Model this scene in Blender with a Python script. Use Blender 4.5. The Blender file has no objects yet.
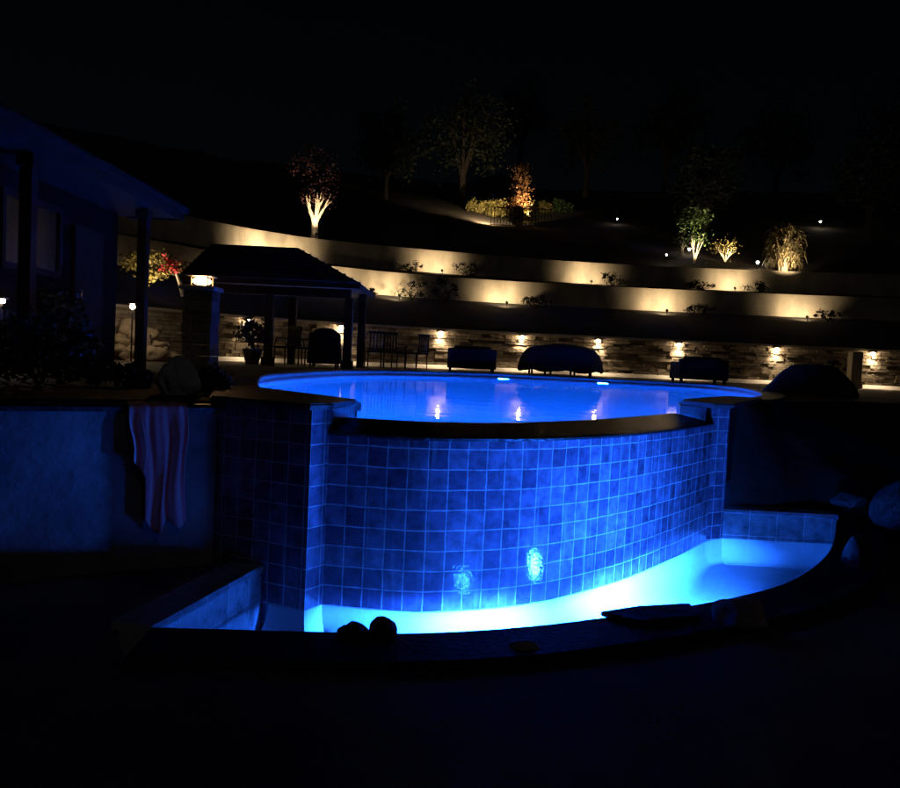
import bpy, bmesh, math, random
from mathutils import Vector, Matrix, noise
R = math.radians
S = bpy.context.scene
COL = S.collection

# ------------------------------------------------------------------ camera
CAM_Z, F, PITCH, ROLL = 1.89, 800.0, R(2.79), R(2.7)
fw = Vector((0, math.cos(PITCH), -math.sin(PITCH)))
r0 = Vector((1, 0, 0)); u0 = r0.cross(fw)
rt = r0 * math.cos(ROLL) + u0 * math.sin(ROLL)
up = u0 * math.cos(ROLL) - r0 * math.sin(ROLL)
cam = bpy.data.objects.new('camera', bpy.data.cameras.new('camera'))
COL.objects.link(cam)
cam.matrix_world = Matrix(((rt.x, up.x, -fw.x, 0), (rt.y, up.y, -fw.y, 0), (rt.z, up.z, -fw.z, CAM_Z), (0, 0, 0, 1)))
cam.data.sensor_fit = 'HORIZONTAL'; cam.data.sensor_width = 36; cam.data.lens = 36 * F / 900
cam.data.clip_start = .05; cam.data.clip_end = 500
S.camera = cam

def ray(px, py): return fw * F + rt * (px - 450) - up * (py - 394)
def gp(px, py, z):
    d = ray(px, py); t = (z - CAM_Z) / d.z
    return Vector((d.x * t, d.y * t, z))
def dp(px, py, Y):
    d = ray(px, py); t = Y / d.y
    return Vector((d.x * t, Y, CAM_Z + d.z * t))
def yh(px): return 355 + (px - 450) * math.tan(ROLL)
def ground(px, Y, z):
    """the point of the vertical under image column px, at distance Y and height z"""
    p = dp(px, yh(px) + (CAM_Z - z) * F / Y, Y)
    return Vector((p.x, Y, z))

# ------------------------------------------------------------------ objects
def tag(o, label, cat, group=None):
    o['label'] = label; o['category'] = cat
    if group: o['group'] = group
    return o
def empty(name, loc, label, cat, group=None, rz=0):
    o = bpy.data.objects.new(name, None); COL.objects.link(o)
    o.location = loc; o.rotation_euler = (0, 0, rz)
    return tag(o, label, cat, group)
def obj(name, bm, m, parent=None, smooth=False, world=True):
    """link a bmesh as one object; with a parent and world=True its coordinates are world ones"""
    me = bpy.data.meshes.new(name)
    bmesh.ops.recalc_face_normals(bm, faces=bm.faces[:])
    if smooth:
        for f in bm.faces: f.smooth = True
        for e in bm.edges:
            if len(e.link_faces) == 2 and e.calc_face_angle(0) > .9: e.smooth = False
    bm.to_mesh(me); bm.free()
    me.materials.append(m)
    o = bpy.data.objects.new(name, me); COL.objects.link(o)
    if parent is not None:
        o.parent = parent
        if world:
            def wm(q):
                own = Matrix.Translation(q.location) @ Matrix.Rotation(q.rotation_euler.z, 4, 'Z')
                return wm(q.parent) @ q.matrix_parent_inverse @ own if q.parent else own
            o.matrix_parent_inverse = wm(parent).inverted()
    return o
def struct(name, bm, m, kind='structure', smooth=False):
    o = obj(name, bm, m, None, smooth); o['kind'] = kind; return o
def dup(root, loc, rz, label, group=None):
    def cp(o, par):
        c = o.copy(); COL.objects.link(c); c.parent = par
        for ch in o.children: cp(ch, c)
        return c
    r = cp(root, None); r.location = loc; r.rotation_euler = (0, 0, rz); r['label'] = label
    if group: r['group'] = group
    return r

# ------------------------------------------------------------------ shapes
def box(bm, c, s, rz=0, taper=1.0):
    c = Vector(c); vs = []
    ca, sa = math.cos(rz), math.sin(rz)
    for k in (-1, 1):
        t = taper if k == 1 else 1
        for (i, j) in ((-1, -1), (1, -1), (1, 1), (-1, 1)):
            x, y = i * s[0] / 2 * t, j * s[1] / 2 * t
            vs.append(bm.verts.new(c + Vector((x * ca - y * sa, x * sa + y * ca, k * s[2] / 2))))
    for f in ((0, 3, 2, 1), (4, 5, 6, 7), (0, 1, 5, 4), (1, 2, 6, 5), (2, 3, 7, 6), (3, 0, 4, 7)):
        bm.faces.new([vs[i] for i in f])
def rbox(c, s, rz=0, bev=.02, taper=1.0):
    bm = bmesh.new(); box(bm, c, s, rz, taper)
    bmesh.ops.bevel(bm, geom=bm.edges[:], offset=bev, segments=2, affect='EDGES', profile=.6)
    return bm
def prism(bm, pts, z0, z1):
    a = [bm.verts.new((p[0], p[1], z0)) for p in pts]; b = [bm.verts.new((p[0], p[1], z1)) for p in pts]
    n = len(pts)
    bm.faces.new(a[::-1]); bm.faces.new(b)
    for i in range(n): bm.faces.new((a[i], a[(i + 1) % n], b[(i + 1) % n], b[i]))
def poly(pts, z=None):
    bm = bmesh.new()
    vs = [bm.verts.new((p[0], p[1], p[2] if z is None else z)) for p in pts]
    es = [bm.edges.new((vs[i], vs[(i + 1) % len(vs)])) for i in range(len(vs))]
    bmesh.ops.triangle_fill(bm, use_beauty=True, use_dissolve=False, edges=es)
    for f in bm.faces:
        f.normal_update()
        if f.normal.z < 0: f.normal_flip()
    return bm
def normals(pts):
    out = []
    for i in range(len(pts)):
        a, b, c = pts[max(i - 1, 0)], pts[i], pts[min(i + 1, len(pts) - 1)]
        d1 = (Vector((b[0] - a[0], b[1] - a[1])).normalized() if i > 0 else None)
        d2 = (Vector((c[0] - b[0], c[1] - b[1])).normalized() if i < len(pts) - 1 else None)
        if d1 is None: d1 = d2
        if d2 is None: d2 = d1
        n1 = Vector((d1.y, -d1.x)); n2 = Vector((d2.y, -d2.x))
        m = (n1 + n2).normalized(); k = max(.5, m.dot(n1))
        out.append(m / k)
    return out
def offset(pts, o): return [Vector((p[0] + n.x * o, p[1] + n.y * o, p[2] if len(p) > 2 else 0)) for p, n in zip(pts, normals(pts))]
def sweep(pts, prof, closed=True, bm=None, v_is_z=False, sc=None):
    """sweep a profile of (offset to the right hand side, z) along a plan polyline, uv in metres"""
    bm = bm or bmesh.new(); uv = bm.loops.layers.uv.verify()
    ns = normals(pts); rows = []; us = [0]
    for i in range(1, len(pts)): us.append(us[-1] + math.hypot(pts[i][0] - pts[i - 1][0], pts[i][1] - pts[i - 1][1]))
    vsum = [0]
    for j in range(1, len(prof) + 1):
        a, b = prof[j - 1], prof[j % len(prof)]
        vsum.append(vsum[-1] + math.hypot(a[0] - b[0], a[1] - b[1]))
    for i, (p, n) in enumerate(zip(pts, ns)):
        k = sc[i] if sc else 1
        rows.append([bm.verts.new((p[0] + n.x * o * k, p[1] + n.y * o * k, z)) for o, z in prof])
    m = len(prof)
    for i in range(len(pts) - 1):
        for j in range(m if closed else m - 1):
            k = (j + 1) % m
            f = bm.faces.new((rows[i][j], rows[i + 1][j], rows[i + 1][k], rows[i][k]))
            vv = (prof[j][1], prof[k][1]) if v_is_z else (vsum[j], vsum[j + 1])
            for l, q in zip(f.loops, ((us[i], vv[0]), (us[i + 1], vv[0]), (us[i + 1], vv[1]), (us[i], vv[1]))): l[uv].uv = q
    if closed:
        bm.faces.new(rows[0][::-1]); bm.faces.new(rows[-1])
    return bm
def smooth_line(pts, n=6):
    out = []
    P = [Vector(p[:2]) for p in pts]
    for i in range(len(P) - 1):
        a, b, c, d = P[max(i - 1, 0)], P[i], P[i + 1], P[min(i + 2, len(P) - 1)]
        for k in range(n):
            t = k / n
            q = .5 * ((2 * b) + (c - a) * t + (2 * a - 5 * b + 4 * c - d) * t * t + (3 * b - a - 3 * c + d) * t ** 3)
            out.append(Vector((q.x, q.y, 0)))
    out.append(Vector((P[-1].x, P[-1].y, 0)))
    return out
def tube(bm, pts, rad, n=7):
    rings = []
    for i, p in enumerate(pts):
        p = Vector(p); a = Vector(pts[max(i - 1, 0)]); b = Vector(pts[min(i + 1, len(pts) - 1)])
        t = (b - a).normalized(); s = t.cross(Vector((.31, .77, .55))).normalized(); w = t.cross(s)
        r = rad[i] if isinstance(rad, (list, tuple)) else rad
        rings.append([bm.verts.new(p + (s * math.cos(2 * math.pi * k / n) + w * math.sin(2 * math.pi * k / n)) * r) for k in range(n)])
    for a, b in zip(rings, rings[1:]):
        for k in range(n): bm.faces.new((a[k], a[(k + 1) % n], b[(k + 1) % n], b[k]))
    bm.faces.new(rings[0][::-1]); bm.faces.new(rings[-1])
def lathe(bm, c, prof, n=20):
    c = Vector(c); rings = []
    for r, z in prof:
        rings.append([bm.verts.new(c + Vector((r * math.cos(2 * math.pi * k / n), r * math.sin(2 * math.pi * k / n), z))) for k in range(n)])
    for a, b in zip(rings, rings[1:]):
        for k in range(n): bm.faces.new((a[k], a[(k + 1) % n], b[(k + 1) % n], b[k]))
    bm.faces.new(rings[0][::-1]); bm.faces.new(rings[-1])
def disc(bm, c, nrm, r, t, n=24, r2=None):
    """a short drum of thickness t whose front face looks along nrm"""
    nrm = Vector(nrm).normalized(); s = nrm.cross(Vector((0, 0, 1))).normalized(); w = nrm.cross(s)
    c = Vector(c); rr = (r, r if r2 is None else r2); rings = []
    for k, q in enumerate((-t, 0)):
        rings.append([bm.verts.new(c + nrm * q + (s * math.cos(2 * math.pi * i / n) + w * math.sin(2 * math.pi * i / n)) * rr[k]) for i in range(n)])
    a, b = rings
    for i in range(n): bm.faces.new((a[i], a[(i + 1) % n], b[(i + 1) % n], b[i]))
    bm.faces.new(a[::-1]); bm.faces.new(b)
def boulder(c, s, seed, rough=.22, sub=4, flat=.25):
    bm = bmesh.new(); bmesh.ops.create_icosphere(bm, subdivisions=sub, radius=1)
    sd = Vector((seed * 7.13, seed * 3.7, seed * 1.9))
    for v in bm.verts:
        n = v.co.normalized()
        d = 1 + rough * noise.noise(n * 1.3 + sd) * 1.6 + rough * .35 * noise.noise(n * 3.7 + sd) + rough * .12 * noise.noise(n * 9 + sd)
        v.co = n * d
        if v.co.z < -flat: v.co.z = -flat - (abs(v.co.z) - flat) * .15
        v.co = Vector((v.co.x * s[0], v.co.y * s[1], (v.co.z + flat) * s[2])) + Vector(c)
    return bm
def leaves(bm, pts, size, rng, droop=0, asp=.5):
    for p in pts:
        a = Vector((rng.gauss(0, 1), rng.gauss(0, 1), rng.gauss(0, .7) - droop)).normalized()
        b = a.cross(Vector((rng.gauss(0, 1), rng.gauss(0, 1), rng.gauss(0, 1)))).normalized()
        L = size * rng.uniform(.6, 1.3); W = L * asp
        p = Vector(p)
        q = [p - a * L * .5, p + b * W * .5, p + a * L * .5, p - b * W * .5]
        bm.faces.new([bm.verts.new(x) for x in q])
def clumps(rng, c, s, n_cl, n_leaf, spread, hollow=.35):
    """leaf positions in random clumps through an ellipsoid"""
    out = []
    for _ in range(n_cl):
        while True:
            d = Vector((rng.uniform(-1, 1), rng.uniform(-1, 1), rng.uniform(-1, 1)))
            if hollow < d.length < 1: break
        k = Vector((d.x * s[0], d.y * s[1], d.z * s[2])) + Vector(c)
        r = spread * rng.uniform(.6, 1.4)
        for _ in range(int(n_leaf * rng.uniform(.5, 1.5))):
            out.append(k + Vector((rng.gauss(0, r), rng.gauss(0, r), rng.gauss(0, r * .8))))
    return out

# ------------------------------------------------------------------ materials
def mat(name, col, rough=.8, var=.25, scale=4, bump=.2, bscale=None, spec=.4, coord='Object', island=0, stretch=None):
    m = bpy.data.materials.new(name); m.use_nodes = True
    N, L = m.node_tree.nodes, m.node_tree.links
    P = N['Principled BSDF']; P.inputs['Roughness'].default_value = rough; P.inputs['Specular IOR Level'].default_value = spec
    tc = N.new('ShaderNodeTexCoord'); src = tc.outputs[coord]
    if stretch:
        mp = N.new('ShaderNodeMapping'); mp.inputs['Scale'].default_value = stretch
        L.new(src, mp.inputs['Vector']); src = mp.outputs[0]
    nz = N.new('ShaderNodeTexNoise'); nz.inputs['Scale'].default_value = scale; nz.inputs['Detail'].default_value = 6
    L.new(src, nz.inputs['Vector'])
    rp = N.new('ShaderNodeValToRGB')
    rp.color_ramp.elements[0].position = .3; rp.color_ramp.elements[1].position = .7
    rp.color_ramp.elements[0].color = [c * (1 - var) for c in col] + [1]
    rp.color_ramp.elements[1].color = [min(1, c * (1 + var)) for c in col] + [1]
    L.new(nz.outputs[0], rp.inputs[0]); out = rp.outputs[0]
    if island:
        g = N.new('ShaderNodeNewGeometry'); hs = N.new('ShaderNodeHueSaturation')
        mr = N.new('ShaderNodeMapRange'); mr.inputs[3].default_value = 1 - island; mr.inputs[4].default_value = 1 + island
        L.new(g.outputs['Random Per Island'], mr.inputs[0]); L.new(mr.outputs[0], hs.inputs['Value']); L.new(out, hs.inputs['Color']); out = hs.outputs[0]
    L.new(out, P.inputs['Base Color'])
    if bump:
        n2 = N.new('ShaderNodeTexNoise'); n2.inputs['Scale'].default_value = bscale or scale * 6; n2.inputs['Detail'].default_value = 5
        L.new(src, n2.inputs['Vector'])
        b = N.new('ShaderNodeBump'); b.inputs['Strength'].default_value = bump; b.inputs['Distance'].default_value = .03
        L.new(n2.outputs[0], b.inputs['Height']); L.new(b.outputs[0], P.inputs['Normal'])
    return m
def emit(name, col, s):
    m = bpy.data.materials.new(name); m.use_nodes = True
    N, L = m.node_tree.nodes, m.node_tree.links
    N.remove(N['Principled BSDF']); e = N.new('ShaderNodeEmission')
    e.inputs[0].default_value = (*col, 1); e.inputs[1].default_value = s
    L.new(e.outputs[0], N['Material Output'].inputs[0]); return m
def tile_mat(name, size, c1, c2, mortar, msize, rough=.2, wet=.25):
    m = bpy.data.materials.new(name); m.use_nodes = True
    N, L = m.node_tree.nodes, m.node_tree.links
    P = N['Principled BSDF']
    uv = N.new('ShaderNodeUVMap')
    # hand-set unevenness of the joints
    nz = N.new('ShaderNodeTexNoise'); nz.inputs['Scale'].default_value = 5; nz.inputs['Detail'].default_value = 3
    L.new(uv.outputs[0], nz.inputs['Vector'])
    sub = N.new('ShaderNodeVectorMath'); sub.operation = 'SUBTRACT'; sub.inputs[1].default_value = (.5, .5, .5)
    L.new(nz.outputs['Color'], sub.inputs[0])
    sc = N.new('ShaderNodeVectorMath'); sc.operation = 'SCALE'; sc.inputs['Scale'].default_value = .016
    L.new(sub.outputs[0], sc.inputs[0])
    ad = N.new('ShaderNodeVectorMath'); ad.operation = 'ADD'
    L.new(uv.outputs[0], ad.inputs[0]); L.new(sc.outputs[0], ad.inputs[1])
    br = N.new('ShaderNodeTexBrick'); br.offset = 0; br.squash = 1
    br.inputs['Scale'].default_value = 1; br.inputs['Brick Width'].default_value = size; br.inputs['Row Height'].default_value = size
    br.inputs['Mortar Size'].default_value = msize; br.inputs['Mortar Smooth'].default_value = .35; br.inputs['Bias'].default_value = -.1
    br.inputs['Color1'].default_value = (*c1, 1); br.inputs['Color2'].default_value = (*c2, 1); br.inputs['Mortar'].default_value = (*mortar, 1)
    L.new(ad.outputs[0], br.inputs['Vector'])
    # mottled glaze and pale lime streaks running down
    n2 = N.new('ShaderNodeTexNoise'); n2.inputs['Scale'].default_value = 9; n2.inputs['Detail'].default_value = 8; n2.inputs['Roughness'].default_value = .65
    L.new(uv.outputs[0], n2.inputs['Vector'])
    mr = N.new('ShaderNodeMapRange'); mr.inputs[1].default_value = .3; mr.inputs[2].default_value = .7; mr.inputs[3].default_value = .45; mr.inputs[4].default_value = 1.55
    L.new(n2.outputs[0], mr.inputs[0])
    hs = N.new('ShaderNodeHueSaturation'); L.new(br.outputs['Color'], hs.inputs['Color']); L.new(mr.outputs[0], hs.inputs['Value'])
    mp = N.new('ShaderNodeMapping'); mp.inputs['Scale'].default_value = (16, 1.1, 1); L.new(uv.outputs[0], mp.inputs['Vector'])
    n3 = N.new('ShaderNodeTexNoise'); n3.inputs['Scale'].default_value = 1; n3.inputs['Detail'].default_value = 5; L.new(mp.outputs[0], n3.inputs['Vector'])
    st = N.new('ShaderNodeMapRange'); st.inputs[1].default_value = .58; st.inputs[2].default_value = .8; st.inputs[3].default_value = 0; st.inputs[4].default_value = .6
    L.new(n3.outputs[0], st.inputs[0])
    mx = N.new('ShaderNodeMixRGB'); mx.inputs[2].default_value = (*[x * .85 for x in mortar], 1)
    L.new(st.outputs[0], mx.inputs[0]); L.new(hs.outputs[0], mx.inputs[1]); L.new(mx.outputs[0], P.inputs['Base Color'])
    rr = N.new('ShaderNodeMapRange'); rr.inputs[1].default_value = .35; rr.inputs[2].default_value = .65; rr.inputs[3].default_value = rough * .7; rr.inputs[4].default_value = rough * 1.6
    L.new(n2.outputs[0], rr.inputs[0]); L.new(rr.outputs[0], P.inputs['Roughness'])
    b1 = N.new('ShaderNodeBump'); b1.invert = True; b1.inputs['Strength'].default_value = .6; b1.inputs['Distance'].default_value = .006
    L.new(br.outputs['Fac'], b1.inputs['Height'])
    mp2 = N.new('ShaderNodeMapping'); mp2.inputs['Scale'].default_value = (34, 30, 1); L.new(uv.outputs[0], mp2.inputs['Vector'])
    n4 = N.new('ShaderNodeTexNoise'); n4.inputs['Scale'].default_value = 1; n4.inputs['Detail'].default_value = 4; L.new(mp2.outputs[0], n4.inputs['Vector'])
    b2 = N.new('ShaderNodeBump'); b2.inputs['Strength'].default_value = wet; b2.inputs['Distance'].default_value = .02
    L.new(n4.outputs[0], b2.inputs['Height']); L.new(b1.outputs[0], b2.inputs['Normal']); L.new(b2.outputs[0], P.inputs['Normal'])
    return m

LED = (.016, .135, 1.0)          # colour of the blue underwater lamps
WARM = (1.0, .74, .44)
M = {}
M['tile'] = tile_mat('slate blue wall tile', .15, (.105, .082, .135), (.235, .195, .28), (.50, .50, .54), .0055, .05, .09)
M['rimtile'] = tile_mat('basin tile', .30, (.22, .23, .25), (.34, .35, .38), (.6, .6, .6), .005, .35, .1)
M['plaster'] = mat('pool plaster', (.62, .66, .68), .6, .08, 3, .1)
M['coping'] = mat('dark stone coping', (.035, .03, .027), .34, .4, 9, .35, 30, .5)
M['copingedge'] = mat('bullnose coping stone', (.20, .17, .15), .5, .3, 9, .3, 40)
M['weir'] = mat('wet dark weir stone', (.02, .018, .018), .28, .4, 7, .5, 26, .25)
M['capstone'] = mat('brown cap stone', (.13, .105, .10), .5, .3, 9, .3, 40)
M['rim'] = mat('basin coping', (.025, .023, .022), .6, .5, 6, .6, 30, .15)
M['patio'] = mat('lower patio paving', (.12, .112, .105), .75, .35, 1.6, .4, 12)
M['deck'] = mat('upper deck paving', (.085, .062, .045), .75, .3, 1.2, .3, 9)
M['stucco'] = mat('stucco wall', (.21, .20, .205), .9, .4, 2.6, .5, 14)
M['stone'] = mat('stacked ledgestone', (.29, .245, .19), .9, .3, 5, .7, 16, island=.28, spec=.08)
M['cap'] = mat('wall cap stone', (.36, .31, .25), .75, .25, 4, .3)
M['kerb'] = mat('pale kerb', (.82, .75, .68), .7, .12, 3, .15)
M['render'] = mat('cement render', (.47, .41, .31), .88, .3, 1.6, .4, 7, stretch=(1, 1, .5))
M['soil'] = mat('dark planted soil', (.022, .02, .014), .95, .5, 1.5, .8, 6)
M['hill'] = mat('hillside earth', (.075, .058, .04), .95, .5, .6, .8, 3)
M['white'] = mat('painted timber', (.03, .028, .026), .8, .2, 3, .1, spec=.05)
M['siding'] = mat('house wall', (.012, .011, .0105), .9, .3, 3, .5, spec=.03)
M['roof'] = mat('roof shingle', (.035, .03, .028), .9, .4, 5, .8, 14)
M['wood'] = mat('stained timber', (.03, .02, .013), .8, .35, 5, .3, spec=.08, stretch=(4, 4, .6))
M['glass'] = mat('window glass', (.010, .011, .013), .25, .1, 2, 0, spec=.25)
M['metal'] = mat('dark bronze metal', (.02, .017, .015), .7, .2, 8, .05, spec=.12)
M['wicker'] = mat('dark wicker', (.012, .010, .009), .8, .25, 40, .8, 90, spec=.1)
M['cushion'] = mat('dark cushion', (.012, .012, .016), .9, .2, 12, .3, spec=.1)
M['cover'] = mat('weather cover', (.010, .010, .012), .9, .25, 5, .5, 9, spec=.1)
M['rock'] = mat('grey boulder', (.17, .155, .145), .8, .4, 4, .7, 14)
M['limestone'] = mat('pale grey limestone', (.72, .68, .68), .9, .2, 5, .5, 15, spec=.1)
M['mudrock'] = mat('dull brown boulder', (.04, .034, .03), .8, .4, 4, .8, 14)
M['piledrock'] = mat('tan field rock', (.34, .27, .19), .85, .4, 4, .8, 14)
M['darkrock'] = mat('dark wet boulder', (.03, .029, .03), .7, .4, 5, .8, 16, spec=.15)
M['palerock'] = mat('pale pinkish boulder', (.40, .31, .30), .75, .25, 5, .5, 15)
M['bark'] = mat('pale bark', (.62, .54, .42), .85, .25, 7, .5, 20, stretch=(3, 3, .8))
M['darkbark'] = mat('brown bark', (.05, .038, .028), .9, .3, 7, .5, 20)
M['leaf'] = mat('green leaf', (.055, .10, .025), .6, .45, 5, 0, island=.5)
M['dimleaf'] = mat('dark evergreen leaf', (.022, .028, .014), .7, .5, 2, 0, island=.5)
M['redleaf'] = mat('plum red leaf', (.085, .028, .026), .6, .4, 5, 0, island=.6)
M['goldleaf'] = mat('yellow green leaf', (.23, .19, .055), .6, .4, 4, 0, island=.5)
M['orangeleaf'] = mat('orange leaf', (.27, .13, .045), .6, .6, 3, 0, island=.6)
M['reedleaf'] = mat('strap leaf', (.22, .18, .09), .6, .4, 5, 0, island=.55)
M['flower'] = mat('red blossom', (.55, .06, .07), .6, .3, 6, 0, island=.4)
M['lilac'] = mat('pale lilac petal', (.42, .30, .46), .6, .3, 6, 0, island=.4)
M['terracotta'] = mat('glazed pot', (.05, .035, .03), .35, .3, 6, .1)
M['fixture'] = mat('lamp housing', (.06, .05, .04), .4, .1, 6, .02, spec=.5)
M['steel'] = mat('brushed steel', (.45, .45, .46), .3, .1, 20, .02)
M['wallbulb'] = emit('warm wall lamp bulb', (1.0, .73, .43), 120)
M['lantern'] = emit('warm lantern flame glass', (1.0, .52, .2), 55)
M['lens'] = emit('warm garden spot lens', (1.0, .75, .45), 25)
M['dot'] = emit('small white lamp', (1.0, .86, .7), 70)
M['basinlens'] = emit('blue basin lamp', LED, 230)
M['basinlens2'] = emit('bright blue basin lamp', LED, 3300)
M['poollens'] = emit('blue pool lamp', (.004, .10, 1.0), 29000)

# striped towel
m = mat('striped pink towel', (.8, .2, .35), .95, .1, 60, .5, 160); M['towel'] = m
N, L = m.node_tree.nodes, m.node_tree.links
uvn = N.new('ShaderNodeUVMap'); sp = N.new('ShaderNodeSeparateXYZ'); L.new(uvn.outputs[0], sp.inputs[0])
mu = N.new('ShaderNodeMath'); mu.operation = 'MULTIPLY'; mu.inputs[1].default_value = 7; L.new(sp.outputs[0], mu.inputs[0])
fr = N.new('ShaderNodeMath'); fr.operation = 'FRACT'; L.new(mu.outputs[0], fr.inputs[0])
gt = N.new('ShaderNodeMath'); gt.operation = 'GREATER_THAN'; gt.inputs[1].default_value = .55; L.new(fr.outputs[0], gt.inputs[0])
mxr = N.new('ShaderNodeMixRGB'); mxr.inputs[1].default_value = (.95, .56, .60, 1); mxr.inputs[2].default_value = (.92, .30, .36, 1)
L.new(gt.outputs[0], mxr.inputs[0]); L.new(mxr.outputs[0], N['Principled BSDF'].inputs['Base Color'])

def water_mat(name, glass, bump, scale, dist):
    m = bpy.data.materials.new(name); m.use_nodes = True
    N, L = m.node_tree.nodes, m.node_tree.links
    N.remove(N['Principled BSDF'])
    tc = N.new('ShaderNodeTexCoord')
    nz = N.new('ShaderNodeTexNoise'); nz.inputs['Scale'].default_value = scale; nz.inputs['Detail'].default_value = 3
    L.new(tc.outputs['Object'], nz.inputs['Vector'])
    b = N.new('ShaderNodeBump'); b.inputs['Strength'].default_value = bump; b.inputs['Distance'].default_value = dist
    L.new(nz.outputs[0], b.inputs['Height'])
    if glass:
        g = N.new('ShaderNodeBsdfGlass'); g.inputs['IOR'].default_value = 1.333; g.inputs['Roughness'].default_value = 0
        L.new(b.outputs[0], g.inputs['Normal']); out = g.outputs[0]
    else:
        lw = N.new('ShaderNodeLayerWeight')
        pw = N.new('ShaderNodeMath'); pw.operation = 'POWER'; pw.inputs[1].default_value = 5; L.new(lw.outputs['Facing'], pw.inputs[0])
        ma = N.new('ShaderNodeMath'); ma.operation = 'MULTIPLY_ADD'; ma.inputs[1].default_value = .9; ma.inputs[2].default_value = .02; L.new(pw.outputs[0], ma.inputs[0])
        t = N.new('ShaderNodeBsdfTransparent'); t.inputs[0].default_value = (.82, .95, .98, 1)
        gl = N.new('ShaderNodeBsdfGlossy'); gl.inputs['Roughness'].default_value = .02; L.new(b.outputs[0], gl.inputs['Normal'])
        mx = N.new('ShaderNodeMixShader'); L.new(ma.outputs[0], mx.inputs[0]); L.new(t.outputs[0], mx.inputs[1]); L.new(gl.outputs[0], mx.inputs[2]); out = mx.outputs[0]
    L.new(out, N['Material Output'].inputs[0]); return m
M['poolwater'] = water_mat('still pool water', True, .2, 2.6, .015)
M['basinwater'] = water_mat('basin water', False, .4, 7, .02)

# ================================================================== spill wall, pillars, basin
A = Vector((-.975, 5.68, 0)); P1 = Vector((-.875, 5.84, 0))
B = Vector((-1.75, 6.03, 0)); L0 = Vector((-1.325, 5.838, 0))
P2 = Vector((2.86, 8.62, 0)); C = Vector((3.09, 8.80, 0))
# the plan of the wall is a bow, fuller at its near left end
bow = smooth_line([P1, (-.38, 5.775), (0, 5.80), (.69, 6.10), (1.48, 6.80), (2.23, 7.73), P2], 24)
bl = [0]
for i in range(1, len(bow)): bl.append(bl[-1] + (bow[i] - bow[i - 1]).length)
ARC = []
for k in range(73):
    t = min(bl[-1] - 1e-5, bl[-1] * k / 72); i = next(j for j in range(1, len(bl)) if bl[j] >= t)
    ARC.append(bow[i - 1].lerp(bow[i], (t - bl[i - 1]) / (bl[i] - bl[i - 1])))
ZT = 1.262                                  # top of the tiled face
ZW = 1.345                                  # pool water
ZD = 1.45                                   # upper deck
ZC = 1.50                                   # coping tops

spill = empty('spillover_wall', (ARC[36].x, ARC[36].y, 0), 'tall curved spillover wall of dark square tiles glowing blue above the basin', 'wall')
obj('tile_face', sweep(ARC, [(0, -.27), (0, ZT), (-.38, ZT), (-.38, -.27)], v_is_z=True), M['tile'], spill, True)
wc = obj('weir_coping', sweep(ARC, [(.012, ZT + .002), (.016, ZT + .022), (-.02, ZT + .032), (-.40, 1.362), (-.46, 1.362), (-.46, .0), (-.385, .0), (-.385, ZT + .002)]), M['weir'], spill)
foot_line = [L0 + Vector((.06, -.03, 0)), A, P1] + ARC[1:] + [C]
obj('plaster_foot', sweep(foot_line, [(.002, -.004), (.006, -.014)] + [(.006 + .5 * (1 - math.cos(k * math.pi / 24)), -.014 - .234 * math.sin(k * math.pi / 24)) for k in range(1, 13)] + [(.51, -.26), (-.02, -.26), (-.02, -.004)], sc=[.5] * 3 + [min(1, .5 + i / 12, .16 + ((72 - i) / 30) ** 1.5) for i in range(1, 73)] + [.16]), M['plaster'], spill, True)

Q1 = Vector((-.74, 6.42, 0)); Q2 = Vector((-1.78, 7.6, 0))
lp = empty('tiled_pillar', (A.x, A.y, 0), 'larger nearer tiled pillar with a dark stone cap beside the hanging towel', 'pillar', 'tiled pillars ending the spillover wall')
bm = bmesh.new(); uv = bm.loops.layers.uv.verify()
def wall_uv(bm, pts, z0, z1, start=0):
    """a closed prism whose sides carry metre uvs"""
    n = len(pts); u = start; uvl = bm.loops.layers.uv.verify()
    for i in range(n):
        p, q = pts[i], pts[(i + 1) % n]; d = math.hypot(q[0] - p[0], q[1] - p[1])
        f = bm.faces.new([bm.verts.new((p[0], p[1], z0)), bm.verts.new((q[0], q[1], z0)), bm.verts.new((q[0], q[1], z1)), bm.verts.new((p[0], p[1], z1))])
        for l, w in zip(f.loops, ((u, z0), (u + d, z0), (u + d, z1), (u, z1))): l[uvl].uv = w
        u += d
    bm.faces.new([bm.verts.new((p[0], p[1], z1)) for p in pts])
    bm.faces.new([bm.verts.new((p[0], p[1], z0)) for p in pts[::-1]])
    bmesh.ops.remove_doubles(bm, verts=bm.verts[:], dist=.0005)
P1i = P1 + Vector((.02, .03, 0))
wall_uv(bm, [A, P1i, Vector((-.915, 6.0, 0)), Vector((-1.2, 6.45, 0)), B + Vector((0, .02, 0))], -.27, ZD, .0)
obj('tile_body', bm, M['tile'], lp)
bm = bmesh.new()
prism(bm, [A + Vector((-.005, -.045, 0)), P1 + Vector((.035, -.02, 0)), P1 + Vector((.05, .12, 0)), Vector((-.72, 6.22, 0)), Q1, Q2, Vector((-2.1, 7.1, 0)), B + Vector((-.06, -.01, 0))], ZD + .002, ZC)
bmesh.ops.bevel(bm, geom=[e for e in bm.edges if abs(e.verts[0].co.z - e.verts[1].co.z) < .001], offset=.014, segments=2, affect='EDGES')
obj('stone_cap', bm, M['capstone'], lp)
bm = bmesh.new(); prism(bm, [Vector((-.89, 5.97, 0)), Vector((-.755, 6.40, 0)), Vector((-1.78, 7.56, 0)), Vector((-2.0, 7.1, 0)), Vector((-1.22, 6.46, 0)), Vector((-.93, 6.01, 0))], .6, ZD - .001); obj('coping_block', bm, M['coping'], lp)

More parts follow.
